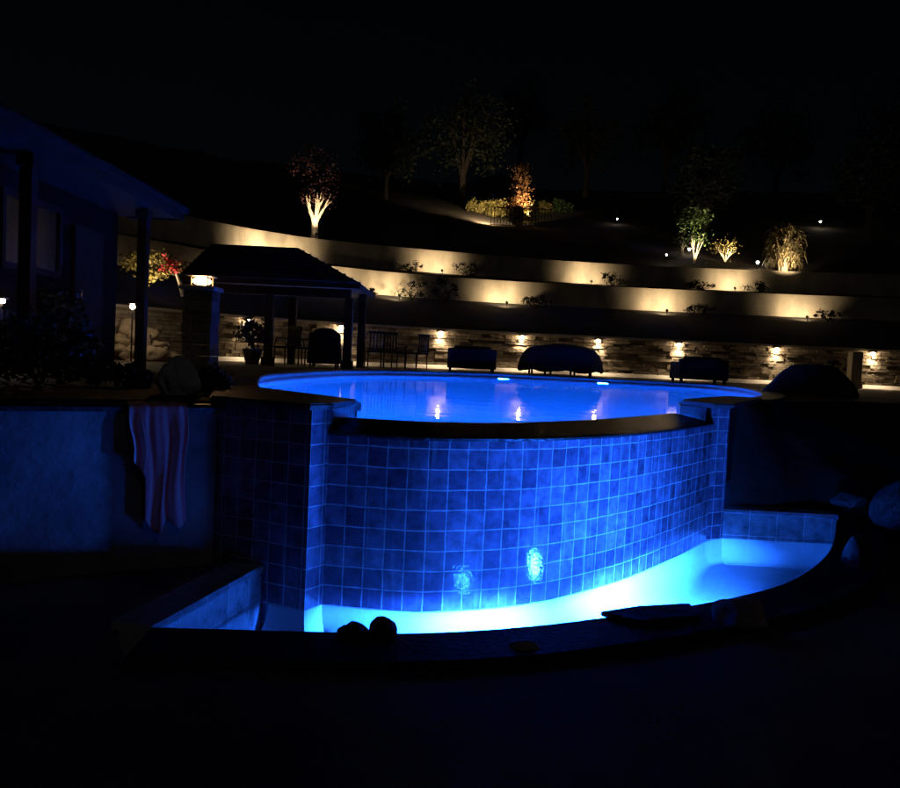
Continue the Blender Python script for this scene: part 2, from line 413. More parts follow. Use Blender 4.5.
rp_ = empty('tiled_pillar', (C.x, C.y, 0), 'smaller far tiled pillar where the spillover wall meets the low basin end wall', 'pillar', 'tiled pillars ending the spillover wall')
Q1r = Vector((2.78, 9.5, 0))
bm = bmesh.new()
wall_uv(bm, [P2 + Vector((-.02, .02, 0)), C, Vector((3.13, 8.9, 0)), Vector((2.84, 8.72, 0))], -.27, ZD, .035)
obj('tile_body', bm, M['tile'], rp_)
bm = bmesh.new()
prism(bm, [P2 + Vector((-.03, -.02, 0)), C + Vector((.03, -.03, 0)), Vector((3.5, 9.55, 0)), Vector((4.3, 11.0, 0)), Vector((3.9, 11.25, 0)), Q1r, Vector((2.62, 9.05, 0))], ZD + .002, ZC)
bmesh.ops.bevel(bm, geom=[e for e in bm.edges if abs(e.verts[0].co.z - e.verts[1].co.z) < .001], offset=.014, segments=2, affect='EDGES')
obj('stone_cap', bm, M['capstone'], rp_)
bm = bmesh.new(); prism(bm, [Vector((2.785, 8.67, 0)), Vector((2.83, 8.725, 0)), Vector((3.12, 8.905, 0)), Vector((3.45, 9.55, 0)), Vector((2.88, 9.62, 0)), Vector((2.68, 9.4, 0)), Vector((2.6, 9.0, 0))], .6, ZD - .001); obj('coping_block', bm, M['coping'], rp_)

# ---- catch basin
ZR = .27
L1 = gp(152, 627, ZR)
rim_px = [(152, 627.5), (230, 629.5), (320, 632), (400, 633.5), (470, 631), (540, 625.5), (610, 617), (690, 606), (765, 590), (804, 574), (832, 549), (838, 520)]
RIM = smooth_line([gp(x, y, ZR) for x, y in rim_px], 8)
D1 = RIM[-1]
Cw = C + Vector((.0, .02, 0))
basin = empty('catch_basin', (1.0, 5.6, 0), 'sunken catch basin of glowing blue water at the foot of the spillover wall', 'basin')
loop = [p for p in RIM] + [Cw, C] + ARC[::-1] + [A, L0]
obj('floor', poly(loop, -.25), M['plaster'], basin)
obj('front_wall', sweep(RIM, [(0, -.26), (0, ZR - .05), (.2, ZR - .05), (.2, -.26)]), M['plaster'], basin)
obj('coping', sweep(RIM, [(-.012, ZR - .048), (-.015, ZR - .012), (0, ZR), (.42, ZR), (.44, ZR - .012), (.44, ZR - .3), (.2, ZR - .3), (.2, ZR - .048)]), M['rim'], basin)
lw_ = obj('end_wall', sweep([L1, L0], [(0, -.26), (0, ZR - .045), (-.22, ZR - .045), (-.22, -.26)]), M['rimtile'], basin); lw_['label'] = 'left end wall of pale blue tile'
obj('end_coping', sweep([L1, L0], [(.0, ZR - .043), (.014, ZR - .02), (.0, ZR + .004), (-.26, ZR + .004), (-.26, ZR - .043)]), M['rimtile'], basin)
rw_ = obj('end_wall', sweep([Cw, D1], [(0, -.26), (0, ZR + .01), (-.22, ZR + .01), (-.22, -.26)]), M['rimtile'], basin); rw_['label'] = 'far right end wall of dark blue tile'
obj('end_coping', sweep([Cw, D1], [(.0, ZR + .012), (.014, ZR + .03), (.0, ZR + .055), (-.26, ZR + .055), (-.26, ZR + .012)]), M['rimtile'], basin)
obj('plaster_foot', sweep([Cw, D1], [(.002, -.004), (.006, -.014)] + [(.006 + .16 * (1 - math.cos(k * math.pi / 24)), -.014 - .233 * math.sin(k * math.pi / 24)) for k in range(1, 13)] + [(.17, -.26), (-.02, -.26), (-.02, -.004)]), M['plaster'], basin, True)
# lamp let into the front wall, shining at the tiles
def basin_lamp(x, turn, lens, power, aim, fan, label):
    li = min(range(len(RIM)), key=lambda i: abs(RIM[i].x - x))
    lpos = RIM[li] + Vector((0, 0, -.115)); n = -normals(RIM)[li].to_3d()
    ln = (Matrix.Rotation(R(turn), 3, 'Z') @ n + Vector((0, 0, .40))).normalized()
    lamp = empty('basin_light', lpos, label, 'pool light', 'lamps let into the front wall of the basin')
    bm = bmesh.new(); disc(bm, lpos + ln * .05, ln, .115, .05); obj('housing', bm, M['steel'], lamp)
    bm = bmesh.new(); disc(bm, lpos + ln * .062, ln, .085, .011, r2=.08); obj('lens', bm, M[lens], lamp)
    ld = bpy.data.lights.new('beam', 'SPOT'); ld.energy = power; ld.spot_size = R(42); ld.spot_blend = 1; ld.color = LED; ld.shadow_soft_size = .07
    so = bpy.data.objects.new('beam', ld); COL.objects.link(so); so.parent = lamp; so.location = ln * .09
    q = Matrix.Rotation(R(turn + aim), 3, 'Z') @ n
    so.rotation_euler = Vector((q.x, q.y, -.16)).to_track_quat('-Z', 'Y').to_euler(); so.scale = (fan, 1, 1)
basin_lamp(.90, 12, 'basinlens', 9500, -8, 2.8, 'underwater basin lamp nearer the two dark rim stones')
basin_lamp(2.25, 0, 'basinlens2', 14000, -12, 3.8, 'underwater basin lamp behind the loose flagstone')

struct('basin_water', poly(loop, 0), M['basinwater'])

# ================================================================== pool
OUT = [Q1, Q2, gp(257, 387, ZW), gp(268, 382.5, ZW), ground(300, 14.2, 0), ground(352, 17.2, 0), ground(430, 19.6, 0), ground(500, 20.6, 0), ground(600, 20.8, 0),
       ground(690, 20.2, 0), Vector((6.6, 18.4, 0)), Vector((5.9, 15.2, 0)), Vector((4.7, 12.2, 0)), Q1r]
OUTS = smooth_line(OUT, 8)
pool = empty('swimming_pool', (2, 14, ZD), 'raised freeform swimming pool of bright blue water behind the spillover wall', 'pool')
inner = offset(ARC, -.455)
ploop = OUTS + [p for p in inner[::-1]]
obj('shell_wall', sweep(OUTS, [(0, -.02), (0, ZD + .002)], closed=False), M['plaster'], pool, True)
obj('floor', poly(ploop, 0), M['plaster'], pool)
obj('coping', sweep(OUTS, [(.035, ZD - .045), (.045, ZD + .0), (.03, ZD + .025), (-.32, ZD + .025), (-.32, ZD - .045)]), M['copingedge'], pool)
struct('pool_water', poly([p + Vector((0, 0, 0)) for p in OUTS] + offset(ARC, -.37)[::-1], ZW), M['poolwater'])

def pool_lamp(p, n, label):
    e = empty('pool_light', p, label, 'pool light', 'lamps set under water in the pool walls')
    bm = bmesh.new(); disc(bm, p + n * .05, n, .16, .05); obj('housing', bm, M['steel'], e)
    bm = bmesh.new(); disc(bm, p + n * .065, n, .145, .013, r2=.135); obj('lens', bm, M['poollens'], e)
def on_wall(px):
    best = min(range(20, len(OUTS) - 12), key=lambda i: abs(OUTS[i].x / OUTS[i].y - (px - 450) / F))
    return OUTS[best], normals(OUTS)[best]
for px, lab in ((500, 'blue underwater lamp in the far pool wall right of the low wicker sofa'), (601, 'blue underwater lamp in the far pool wall below the covered round table')):
    p, n = on_wall(px); pool_lamp(Vector((p.x, p.y, ZW - .16)), Vector((n.x, n.y, 0)).normalized(), lab)
for k, lab in ((16, 'underwater lamp behind the left part of the weir, hidden below its coping'), (54, 'underwater lamp behind the right part of the weir, hidden below its coping')):
    p = inner[k]; n = -normals(ARC)[k]; pool_lamp(Vector((p.x, p.y, .75)), Vector((n.x, n.y, 0)), lab)

# ================================================================== upper deck, walls, patio
W = [Vector((-10, 1.6, 0)), Vector((-5.0, 4.2, 0)), Vector((-2.95, 5.35, 0)), Vector((-2.35, 5.69, 0)), B]
rw = empty('retaining_wall', (-3, 5.8, .2), 'rough stucco retaining wall lit blue with the towel hanging on it', 'wall')
obj('stucco_face', sweep(W, [(0, .1), (0, 1.375), (-.3, 1.375), (-.3, .1)]), M['stucco'], rw)
obj('cap', sweep(W, [(.02, 1.377), (.025, 1.41), (.0, 1.43), (-.34, 1.43), (-.34, 1.377)]), M['coping'], rw)

SW_D = [(-420, 13.5), (-150, 15), (30, 16.2), (130, 18.2), (243, 21.0), (337, 22.8), (437, 23.8), (518, 24.3), (595, 24.3), (675, 24.2), (772, 24.2), (868, 24.2), (980, 24.0), (1200, 22.5)]
SWL = smooth_line([ground(x, d, 0) for x, d in SW_D], 6)
slope_top = [Vector((3.45, 9.6, 0)), Vector((4.35, 11.0, 0)), Vector((6.3, 12.6, 0)), Vector((9.5, 12.2, 0)), Vector((16, 9, 0))]
slope_bot = [C + Vector((.12, .2, 0)), D1 + Vector((.0, .2, 0)), Vector((6.2, 7.4, 0)), Vector((9.5, 6.0, 0)), Vector((16, 2, 0))]
dpoly = offset(OUTS, -.28) + [Vector((2.95, 9.72, 0))] + slope_top + [Vector((24, 14, 0))] + [p for p in offset(SWL, -.2)[::-1]] + [Vector((-16, 6, 0)), Vector((-11, 1.7, 0))] + offset(W, -.2) + [Vector((-1.5, 7.1, 0))]
struct('pool_deck', poly(dpoly, ZD), M['deck'])
# dark planted slope right of the basin
bm = bmesh.new(); nseg, mseg = 40, 14
def lerp_line(P, t):
    t *= len(P) - 1; i = min(int(t), len(P) - 2); return P[i].lerp(P[i + 1], t - i)
grid = []
for i in range(nseg + 1):
    a = lerp_line(slope_bot, i / nseg); b = lerp_line(slope_top, i / nseg); row = []
    for j in range(mseg + 1):
        t = j / mseg; p = a.lerp(b, t); z = .27 + (ZD - .26) * t ** 1.15
        if 0 < j < mseg: z += .10 * noise.noise(p * 1.7) + .04 * noise.noise(p * 5)
        row.append(bm.verts.new((p.x, p.y, z)))
    grid.append(row)
for i in range(nseg):
    for j in range(mseg): bm.faces.new((grid[i][j], grid[i + 1][j], grid[i + 1][j + 1], grid[i][j + 1]))
struct('planted_slope', bm, M['soil'], smooth=True)
# lower patio
ppts = W[::-1] + [Vector((-10.2, 1.4, 0)), Vector((-16, -2, 0)), Vector((-16, -12, 0)), Vector((16, -12, 0)), Vector((16, 2, 0)), Vector((9.5, 6, 0)), Vector((6.2, 7.4, 0)), D1 + Vector((.0, .2, 0))]
ppts += offset(RIM, .40)[::-1] + [L1 + Vector((-.2, .0, 0)), L0 + Vector((-.2, .05, 0)), L0]
struct('lower_patio', poly(ppts, .215), M['patio'])

# stones set on the rim
def rock(name, px, py, z, size, seed, m, label, cat='boulder', group=None, rough=.2, dy=0):
    p = gp(px, py, z); p.y += dy
    bm = boulder(p, size, seed, rough); o = obj(name, bm, m, None, True)
    return tag(o, label, cat, group)
G = 'stones along the basin rim'
rock('rim_stone', 353, 634, ZR, (.085, .08, .05), 1, M['darkrock'], 'small low dark stone on the basin rim left of the round one', 'stone', G)
rock('rim_stone', 383, 636, ZR, (.085, .08, .085), 2, M['darkrock'], 'round dark stone on the basin rim standing against the bright water', 'stone', G, .12)
rock('rim_stone', 741, 622, ZR, (.16, .14, .13), 3, M['palerock'], 'pinkish rounded stone on the basin rim near its right bend', 'stone', G)
rock('rim_stone', 522, 650, ZR - .02, (.09, .07, .04), 4, M['palerock'], 'flat pinkish stone lying low on the front basin coping', 'stone', G)
rock('rim_stone', 857, 566, ZR - .02, (.10, .10, .22), 5, M['mudrock'], 'narrow upright stone beside the right bend of the basin rim', 'stone', G)
# raised flagstone lying on the coping
sl = [gp(600, 612, .3), gp(640, 606.5, .3), gp(690, 603.5, .3), gp(700, 616, .3), gp(640, 622, .3)]
bm = bmesh.new(); prism(bm, sl, ZR + .002, ZR + .035); bmesh.ops.bevel(bm, geom=bm.edges[:], offset=.008, segments=1, affect='EDGES')
tag(obj('flagstone', bm, M['rim']), 'loose flat flagstone lying on the front rim against the bright water', 'flagstone')
# boulders on the right bank
rock('bank_boulder', 918, 528, .36, (.42, .5, .40), 11, M['mudrock'], 'big smooth boulder on the right bank catching blue light on one side', 'boulder', 'boulders on the right bank', .1)
rock('bank_boulder', 848, 505, .42, (.17, .16, .11), 12, M['mudrock'], 'small brownish boulder beside the big smooth one on the bank', 'boulder', 'boulders on the right bank')

# ---- towel over the wall
def towel():
    bm = bmesh.new(); uvl = bm.loops.layers.uv.verify(); rng = random.Random(4)
    a = Vector((-2.17, 5.792, 0)); d = (B - Vector((-2.95, 5.35, 0))).normalized(); n = Vector((d.y, -d.x, 0))
    nu, nv = 96, 44; width = .40
    rows = []
    for i in range(nu + 1):
        u = i / nu; col = []
        length = (.43 if u < .24 else .90 + .035 * math.sin(u * 15 + 1.2) + .05 * math.exp(-((u - .55) / .1) ** 2))
        if u < .24: length += .12 * (u / .24)
        for j in range(nv + 1):
            v = j / nv
            s = -.22 + v * (length + .22)                     # negative: on top and behind the wall
            fold = .5 + .5 * math.cos(u * 2 * math.pi * 3.4 + .35 * math.sin(v * 4) + 1.2)
            hang = max(0, min(1, s / .25))
            gather = 1 - .10 * hang * math.sin(min(1, max(0, s)) * 1.4)
            x = (u - .5) * width * gather + .012 * math.sin(v * 9 + u * 5) * hang + .02 * hang * v
            if s < -.06: off, z = -.02 + (s + .06) * .9, 1.437 + .006 * fold
            elif s < .06: t = (s + .06) / .12; off, z = -.02 + .065 * math.sin(t * 1.57), 1.437 - .035 * t * t + .006 * fold
            else: off, z = .045 - .005 * min(1, (s - .06) * 6), 1.402 - (s - .06)
            off += hang * (.055 * fold + .012 * math.sin(u * 31 + v * 3)) + .03 * hang * v
            p = a + d * (x + .05) + n * off
            col.append((bm.verts.new((p.x, p.y, z)), (u, v)))
        rows.append(col)
    for i in range(nu):
        for j in range(nv):
            q = (rows[i][j], rows[i + 1][j], rows[i + 1][j + 1], rows[i][j + 1])
            f = bm.faces.new([x[0] for x in q])
            for l, x in zip(f.loops, q): l[uvl].uv = x[1]
    o = obj('towel', bm, M['towel'], None, True)
    md = o.modifiers.new('thick', 'SOLIDIFY'); md.thickness = .008
    return tag(o, 'striped pink and purple towel hanging in folds over the stucco wall', 'towel')
towel()

# grey hollow stone and dark shrubs on top of the stucco wall
p = ground(178, 6.75, 1.43)
bm = boulder(p, (.17, .15, .20), 21, .14, flat=.7)
hole = p + Vector((-.06, -.14, .10))
for v in bm.verts:
    d = v.co - hole; e = math.sqrt((d.x / .6 + d.z * .5) ** 2 + d.y ** 2 * .3 + (d.z * .6) ** 2)
    if e < .05: v.co += Vector((0, .12 * (1 - e / .05), 0))
tag(obj('hollow_stone', bm, M['limestone'], None, True), 'rounded grey stone with a dark hollow sitting on the wall above the towel', 'stone')

def shrub(name, base, s, seed, leafm, label, cat='shrub', group=None, n_cl=26, n_leaf=45, size=.09, asp=.5, barkm='darkbark', hollow=.2):
    rng = random.Random(seed); base = Vector(base)
    e = empty(name, base, label, cat, group)
    bm = bmesh.new()
    for k in range(5):
        a = rng.uniform(0, 6.28); q = base + Vector((math.cos(a) * s[0] * .5, math.sin(a) * s[1] * .5, s[2] * 1.2))
        tube(bm, [base + Vector((0, 0, -.05)), base.lerp(q, .5) + Vector((rng.uniform(-.05, .05), rng.uniform(-.05, .05), .03)), q], [.025 * s[2] + .012, .015 * s[2] + .008, .005], 6)
    obj('stem', bm, M[barkm], e)
    bm = bmesh.new(); leaves(bm, clumps(rng, base + Vector((0, 0, s[2])), s, n_cl, n_leaf, min(s) * .28, hollow), size, rng, .1, asp)
    obj('foliage', bm, M[leafm], e)
    return e
GL = 'dark shrubs on the raised deck by the house'
shrub('garden_shrub', ground(206, 7.3, ZD), (.26, .22, .13), 31, 'dimleaf', 'low dark shrub right of the grey hollow stone', group=GL, size=.05)
shrub('garden_shrub', ground(120, 7.6, ZD), (.4, .3, .11), 32, 'dimleaf', 'dark shrub behind the towel on the raised deck', group=GL, size=.07)
shrub('garden_shrub', ground(40, 7.4, ZD), (.65, .45, .33), 33, 'dimleaf', 'wide dark shrub above the left end of the stucco wall', group=GL, size=.08)
shrub('garden_shrub', ground(45, 11, ZD), (.6, .5, .5), 34, 'dimleaf', 'tall dark shrub in front of the lit stones by the house', group=GL, size=.1)

# ================================================================== stone wall with lamps
wl = empty('stone_wall', tuple(ground(520, 24.3, ZD)), 'long curved ledgestone wall behind the pool with lamps under its cap', 'wall')
ZS = 2.60
def arc_table(P):
    s = [0]
    for i in range(1, len(P)): s.append(s[-1] + (P[i] - P[i - 1]).length)
    return s
SS = arc_table(SWL)
def at_s(P, T, s):
    s = max(0, min(T[-1] - 1e-4, s))
    for i in range(1, len(T)):
        if T[i] >= s:
            t = (s - T[i - 1]) / (T[i] - T[i - 1]); return P[i - 1].lerp(P[i], t), (P[i] - P[i - 1]).normalized()
rng = random.Random(7); bm = bmesh.new()
z = ZD + .02
while z < ZS - .01:
    h = min(rng.uniform(.07, .15), ZS - z); s = rng.uniform(0, .3)
    while s < SS[-1] - .3:
        ln_ = rng.uniform(.18, .62); c, t = at_s(SWL, SS, s + ln_ / 2); n = Vector((t.y, -t.x, 0))
        pr = rng.uniform(0, .1) ** 1.0
        box(bm, c + n * (pr / 2 - .1) + Vector((0, 0, z - 0 + h / 2)), (ln_ - .012, .2 + pr, h - .01), math.atan2(t.y, t.x) + rng.uniform(-.02, .02))
        s += ln_
    z += h
obj('ledgestone', bm, M['stone'], wl)
obj('backing', sweep(SWL, [(-.06, ZD - .1), (-.06, ZS), (-.3, ZS), (-.3, ZD - .1)]), M['soil'], wl)
obj('cap', sweep(SWL, [(.15, ZS + .002), (.15, ZS + .065), (-.32, ZS + .065), (-.32, ZS + .002)]), M['cap'], wl)
obj('kerb', sweep(SWL, [(.34, ZD + .003), (.34, ZD + .02), (.20, ZD + .13), (.10, ZD + .13), (.10, ZD + .003)]), M['kerb'], wl)

WLIST = [ (243, 'wall lamp behind the potted plant between lantern pillar and pavilion post'),
         (337, 'wall lamp above the covered grill beside the pavilion end post'),
         (437, 'wall lamp just left of the low wicker sofa standing nearest the pavilion'),
         (518, 'wall lamp between the nearer wicker sofa and the covered round table'),
         (595, 'wall lamp above the right edge of the covered round table'),
         (675, 'wall lamp above the left end of the wicker sofa on the far right'),
         (772, 'wall lamp above the left slope of the big dark boulder mound'),
         (868, 'wall lamp right of the big dark boulder mound, last of the row')]
wl_y = dict(zip([a for a, _ in WLIST], (318, 325, 331, 337, 340, 344, 350, 354)))
first = None
for px, lab in WLIST:
    i = min(range(len(SWL)), key=lambda k: abs(SWL[k].x / SWL[k].y - (px - 450) / F))
    # exact crossing on the segment
    s = SS[i]; best = None
    for k in range(-40, 41):
        c, t = at_s(SWL, SS, s + k * .03); e = abs(c.x / c.y - (px - 450) / F)
        if best is None or e < best[0]: best = (e, c, t)
    c, t = best[1], best[2]; n = Vector((t.y, -t.x, 0))
    rz = math.atan2(t.y, t.x)
    loc = Vector((c.x, c.y, ZS)) + n * .075
    if first is None:
        first = empty('wall_lamp', (0, 0, 0), lab, 'wall lamp', 'lamps under the cap of the stone wall')
        bm = bmesh.new(); box(bm, (0, .05, -.03), (.16, .12, .05)); box(bm, (0, -.045, -.02), (.20, .11, .014)); obj('bracket', bm, M['fixture'], first, world=False)
        bm = bmesh.new(); bmesh.ops.create_uvsphere(bm, u_segments=16, v_segments=10, radius=.05)
        for v in bm.verts: v.co += Vector((0, -.065, -.085))
        obj('bulb', bm, M['wallbulb'], first, True, world=False)
        ld = bpy.data.lights.new('downlight', 'SPOT'); ld.energy = 65; ld.spot_size = R(125); ld.spot_blend = 1; ld.color = (1, .76, .47); ld.shadow_soft_size = .04
        so = bpy.data.objects.new('downlight', ld); COL.objects.link(so); so.parent = first; so.location = (0, -.085, -.145); so.rotation_euler = (R(10), 0, 0)
        first.location = loc; first.rotation_euler = (0, 0, rz)
    else: dup(first, loc, rz, lab)

# ================================================================== terraces
UP = [(-200, 17.5), (60, 23.0), (185, 26.6), (245, 28.6), (310, 30.4), (385, 31.6), (480, 32.8), (560, 33.6), (650, 33.9), (735, 33.7), (845, 33.2), (1000, 32), (1250, 29)]
LO = [(-250, 16.0), (60, 20.5), (200, 24.5), (260, 26.2), (325, 27.4), (385, 28.6), (470, 29.6), (560, 30.0), (640, 30.1), (740, 30.0), (835, 29.7), (1000, 29), (1250, 26.5)]
def terr(L): return smooth_line([ground(x, d, 0) for x, d in L], 5)
UPL, LOL = terr(UP), terr(LO)
ZLO0, ZLO1, ZUP0, ZUP1 = 3.90, 4.73, 5.14, 6.03
w1 = empty('terrace_wall', tuple(ground(560, 30, ZLO0)), 'lower cream rendered terrace wall just above the planted bank', 'wall', 'rendered terrace walls on the hillside')
obj('render', sweep(LOL, [(0, ZLO0 - .3), (0, ZLO1 - .05), (-.25, ZLO1 - .05), (-.25, ZLO0 - .3)]), M['render'], w1)
obj('cap', sweep(LOL, [(.015, ZLO1 - .048), (.015, ZLO1), (-.27, ZLO1), (-.27, ZLO1 - .048)]), M['render'], w1)
w2 = empty('terrace_wall', tuple(ground(560, 33.6, ZUP0)), 'upper cream rendered terrace wall below the lit trees', 'wall', 'rendered terrace walls on the hillside')
obj('render', sweep(UPL, [(0, ZUP0 - .3), (0, ZUP1 - .05), (-.25, ZUP1 - .05), (-.25, ZUP0 - .3)]), M['render'], w2)
obj('cap', sweep(UPL, [(.015, ZUP1 - .048), (.015, ZUP1), (-.27, ZUP1), (-.27, ZUP1 - .048)]), M['render'], w2)

def strip(rows, amp=.0):
    bm = bmesh.new(); g = []
    for k, (P, z) in enumerate(rows):
        r = []
        for p in P:
            q = Vector((p.x, p.y, 0)); dz = amp * noise.noise(q * .35) if 0 < k < len(rows) - 1 else 0
            r.append(bm.verts.new((p.x, p.y, z + dz)))
        g.append(r)
    for a, b in zip(g, g[1:]):
        for i in range(len(a) - 1): bm.faces.new((a[i], a[i + 1], b[i + 1], b[i]))
    return bm
def resample(P, n=70):
    T = arc_table(P); return [at_s(P, T, T[-1] * i / n)[0] for i in range(n + 1)]
def between(Pa, Pb, t): return [a.lerp(b, t) for a, b in zip(Pa, Pb)]
s0, l0, u0_ = resample(offset(SWL, -.25)), resample(LOL), resample(UPL)
lb = resample(offset(LOL, -.2)); ub = resample(offset(UPL, -.2))
struct('lower_bank', strip([(s0, ZS - .02)] + [(between(s0, l0, t), ZS + (ZLO0 - ZS) * t) for t in (.25, .5, .75)] + [(l0, ZLO0)], .12), M['soil'], smooth=True)
struct('middle_bank', strip([(lb, ZLO1 - .04)] + [(between(lb, u0_, t), ZLO1 + (ZUP0 - ZLO1) * t) for t in (.33, .66)] + [(u0_, ZUP0)], .05), M['soil'], smooth=True)
def out_row(P, off): return [p * ((p.length + off) / p.length) for p in P]
SL = .30
offs = [0, .8, 1.6, 2.6, 4, 6, 8.5, 12, 17, 24, 34, 50, 80, 140]
struct('hillside', strip([(out_row(ub, o), ZUP1 - .04 + SL * o * (1 if o < 30 else (.9 if o < 60 else .75))) for o in offs], .35), M['hill'], smooth=True)

def hill(px, py):
    """where the sight line through a pixel meets the hillside"""
    Y = 20.0; 
    r_w = None
    best = None
    for k in range(0, 1400):
        Y = 26 + k * .05; p = dp(px, py, Y); q = Vector((p.x, p.y, 0))
        if best is None:
            j = min(range(len(ub)), key=lambda i: abs(ub[i].x / ub[i].y - p.x / p.y)); r_w = ub[j].length; best = True
        off = q.length - r_w
        if off > .15 and p.z <= ZUP1 - .04 + SL * off: return Vector((p.x, p.y, ZUP1 - .06 + SL * off))
    return p

# ---- wall uplights
def spot(name, loc, aim, power, angle, parent, col=WARM, blend=.35, rad=.05):
    ld = bpy.data.lights.new(name, 'SPOT'); ld.energy = power; ld.spot_size = R(angle); ld.spot_blend = blend; ld.color = col; ld.shadow_soft_size = rad
    o = bpy.data.objects.new(name, ld); COL.objects.link(o)
    o.parent = parent
    o.location = Vector(loc) - Vector(parent.location)
    o.rotation_euler = Vector(aim).to_track_quat('-Z', 'Y').to_euler()
    return o
def uplight(loc, aim, power, angle, label, group, blend=.35):
    loc = Vector(loc); aim = Vector(aim).normalized()
    e = empty('garden_uplight', loc, label, 'garden light', group)
    bm = bmesh.new(); tube(bm, [loc + Vector((0, 0, -.12)), loc + Vector((0, 0, .03))], .012, 6); obj('stake', bm, M['fixture'], e)
    bm = bmesh.new(); c = loc + Vector((0, 0, .06)); disc(bm, c + aim * .045, aim, .035, .10, 14, .05); obj('housing', bm, M['fixture'], e)
    bm = bmesh.new(); disc(bm, c + aim * .048, aim, .042, .002, 14); obj('lens', bm, M['lens'], e)
    spot('lamp', c + aim * .075, aim, power, angle, e, blend=blend)
    return e
def wall_point(P, px):
    T = arc_table(P); best = None
    for k in range(1200):
        c, t = at_s(P, T, T[-1] * k / 1200); 
        e = abs(c.x / c.y - (px - 450) / F)
        if best is None or e < best[0]: best = (e, c, t)
    return best[1], Vector((best[2].y, -best[2].x, 0))
GU = 'uplights at the foot of the terrace walls'
for P, z, L in ((LOL, ZLO0, ((330, 120, 'uplight at the lower terrace wall half hidden by the pavilion roof'), (384, 150, 'uplight at the lower terrace wall beside the pavilion roof tip'), (497, 170, 'uplight at the lower terrace wall above the nearer wicker sofa'), (655, 170, 'uplight at the lower terrace wall above the gap between table and far sofa'), (792, 170, 'uplight at the lower terrace wall above the boulder mound'))),
                (UPL, ZUP0, ((250, 200, 'uplight at the upper terrace wall left of the red-leaved tree'), (285, 120, 'uplight at the upper terrace wall below the red-leaved tree'), (429, 150, 'uplight at the upper terrace wall between red-leaved tree and orange shrub'), (578, 150, 'uplight at the upper terrace wall right of the orange shrub'), (722, 150, 'uplight at the upper terrace wall below the small pale-stemmed green tree')))):
    for px, pw, lab in L:
        c, n = wall_point(P, px)
        loc = Vector((c.x, c.y, z - (.10 if P is LOL else .06))) + n * 1.08
        uplight(loc, -n + Vector((0, 0, .22)), pw * .92, 131, lab, GU, 1)

# ---- low planting at the terrace feet
GB = 'low dark plants on the terrace banks'
low = None
spots = [(350, LOL, ZLO0, .3, 'low plant on the bank under the pavilion roof tip'), (402, LOL, ZLO0, .55, 'low plant on the bank right of the pavilion roof tip'), (432, LOL, ZLO0, .7, 'broad plant on the bank left of the nearer sofa, below the wall'),
         (530, LOL, ZLO0, .35, 'low plant on the bank at the right end of the second lit patch'), (690, LOL, ZLO0, .35, 'low plant on the bank left of the green tree column'), (812, LOL, ZLO0, .3, 'low plant on the bank under the tall strap-leaved bush'),
         (400, UPL, ZUP0, .35, 'low plant on the middle terrace below the gap beside the red-leaved tree'), (456, UPL, ZUP0, .5, 'low plant on the middle terrace right of the second lit patch'), (600, UPL, ZUP0, .45, 'low plant on the middle terrace right of the orange shrub'), (690, UPL, ZUP0, .35, 'low plant on the middle terrace left of the green tree'), (745, UPL, ZUP0, .4, 'low plant on the middle terrace right of the pale-stemmed shrub')]
for i, (px, P, z, h, lab) in enumerate(spots):
    c, n = wall_point(P, px); b = Vector((c.x, c.y, z - .12)) + n * (.6 + .2 * (i % 3))
    shrub('bank_plant', b, (.45 + .3 * h, .3, h * .55), 60 + i, 'dimleaf', lab, 'plant', GB, 18, 26, .11, .35)

# ================================================================== trees on the hill
def branchy(base, height, n, spread, rng, r0=.09, fork=.35):
    """multi-stemmed trunk; returns its bmesh and the branch tips"""
    bm = bmesh.new(); tips = []
    f = base + Vector((rng.uniform(-.05, .05), 0, height * fork))
    tube(bm, [base - Vector((0, 0, .15)), base.lerp(f, .5) + Vector((.02, 0, 0)), f], [r0 * 1.25, r0, r0 * .95], 8)
    for k in range(n):
        a = 2 * math.pi * k / n + rng.uniform(-.4, .4); rr = spread * rng.uniform(.5, 1)
        q = f + Vector((math.cos(a) * rr, math.sin(a) * rr, (height * (1 - fork)) * rng.uniform(.75, 1)))
        mid = f.lerp(q, .45) + Vector((math.cos(a) * rr * .12, math.sin(a) * rr * .12, rng.uniform(-.05, .1)))
        tube(bm, [f - Vector((0, 0, height * .05)), f.lerp(mid, .5), mid, q], [r0 * .62, r0 * .5, r0 * .36, r0 * .12], 6)
        tips.append(q)
        for _ in range(2):
            b = a + rng.uniform(-1, 1); w = mid + Vector((math.cos(b) * rr * .5, math.sin(b) * rr * .5, height * rng.uniform(.15, .3)))
            tube(bm, [mid, mid.lerp(w, .6) + Vector((0, 0, .03)), w], [r0 * .3, r0 * .2, r0 * .08], 5); tips.append(w)
    return bm, tips
def lit_tree(name, base, trunk_h, n, spread, crown_c, crown_s, seed, barkm, leafm, label, n_cl=30, n_leaf=40, size=.12, r0=.09, fork=.35, cat='tree', spread_l=None):
    rng = random.Random(seed); e = empty(name, base, label, cat)
    bm, tips = branchy(Vector(base), trunk_h, n, spread, rng, r0, fork)
    obj('trunk', bm, M[barkm], e, True)
    bm = bmesh.new(); c = Vector(base) + Vector(crown_c)
    pts = clumps(rng, c, crown_s, n_cl, n_leaf, spread_l or min(crown_s) * .22, .15)
    for t in tips: pts += [t + Vector((rng.gauss(0, .15), rng.gauss(0, .15), rng.gauss(.05, .15))) for _ in range(14)]
    leaves(bm, pts, size, rng, .1)
    obj('crown', bm, M[leafm], e)
    return e
GT = 'uplights shining into the hillside trees and shrubs'
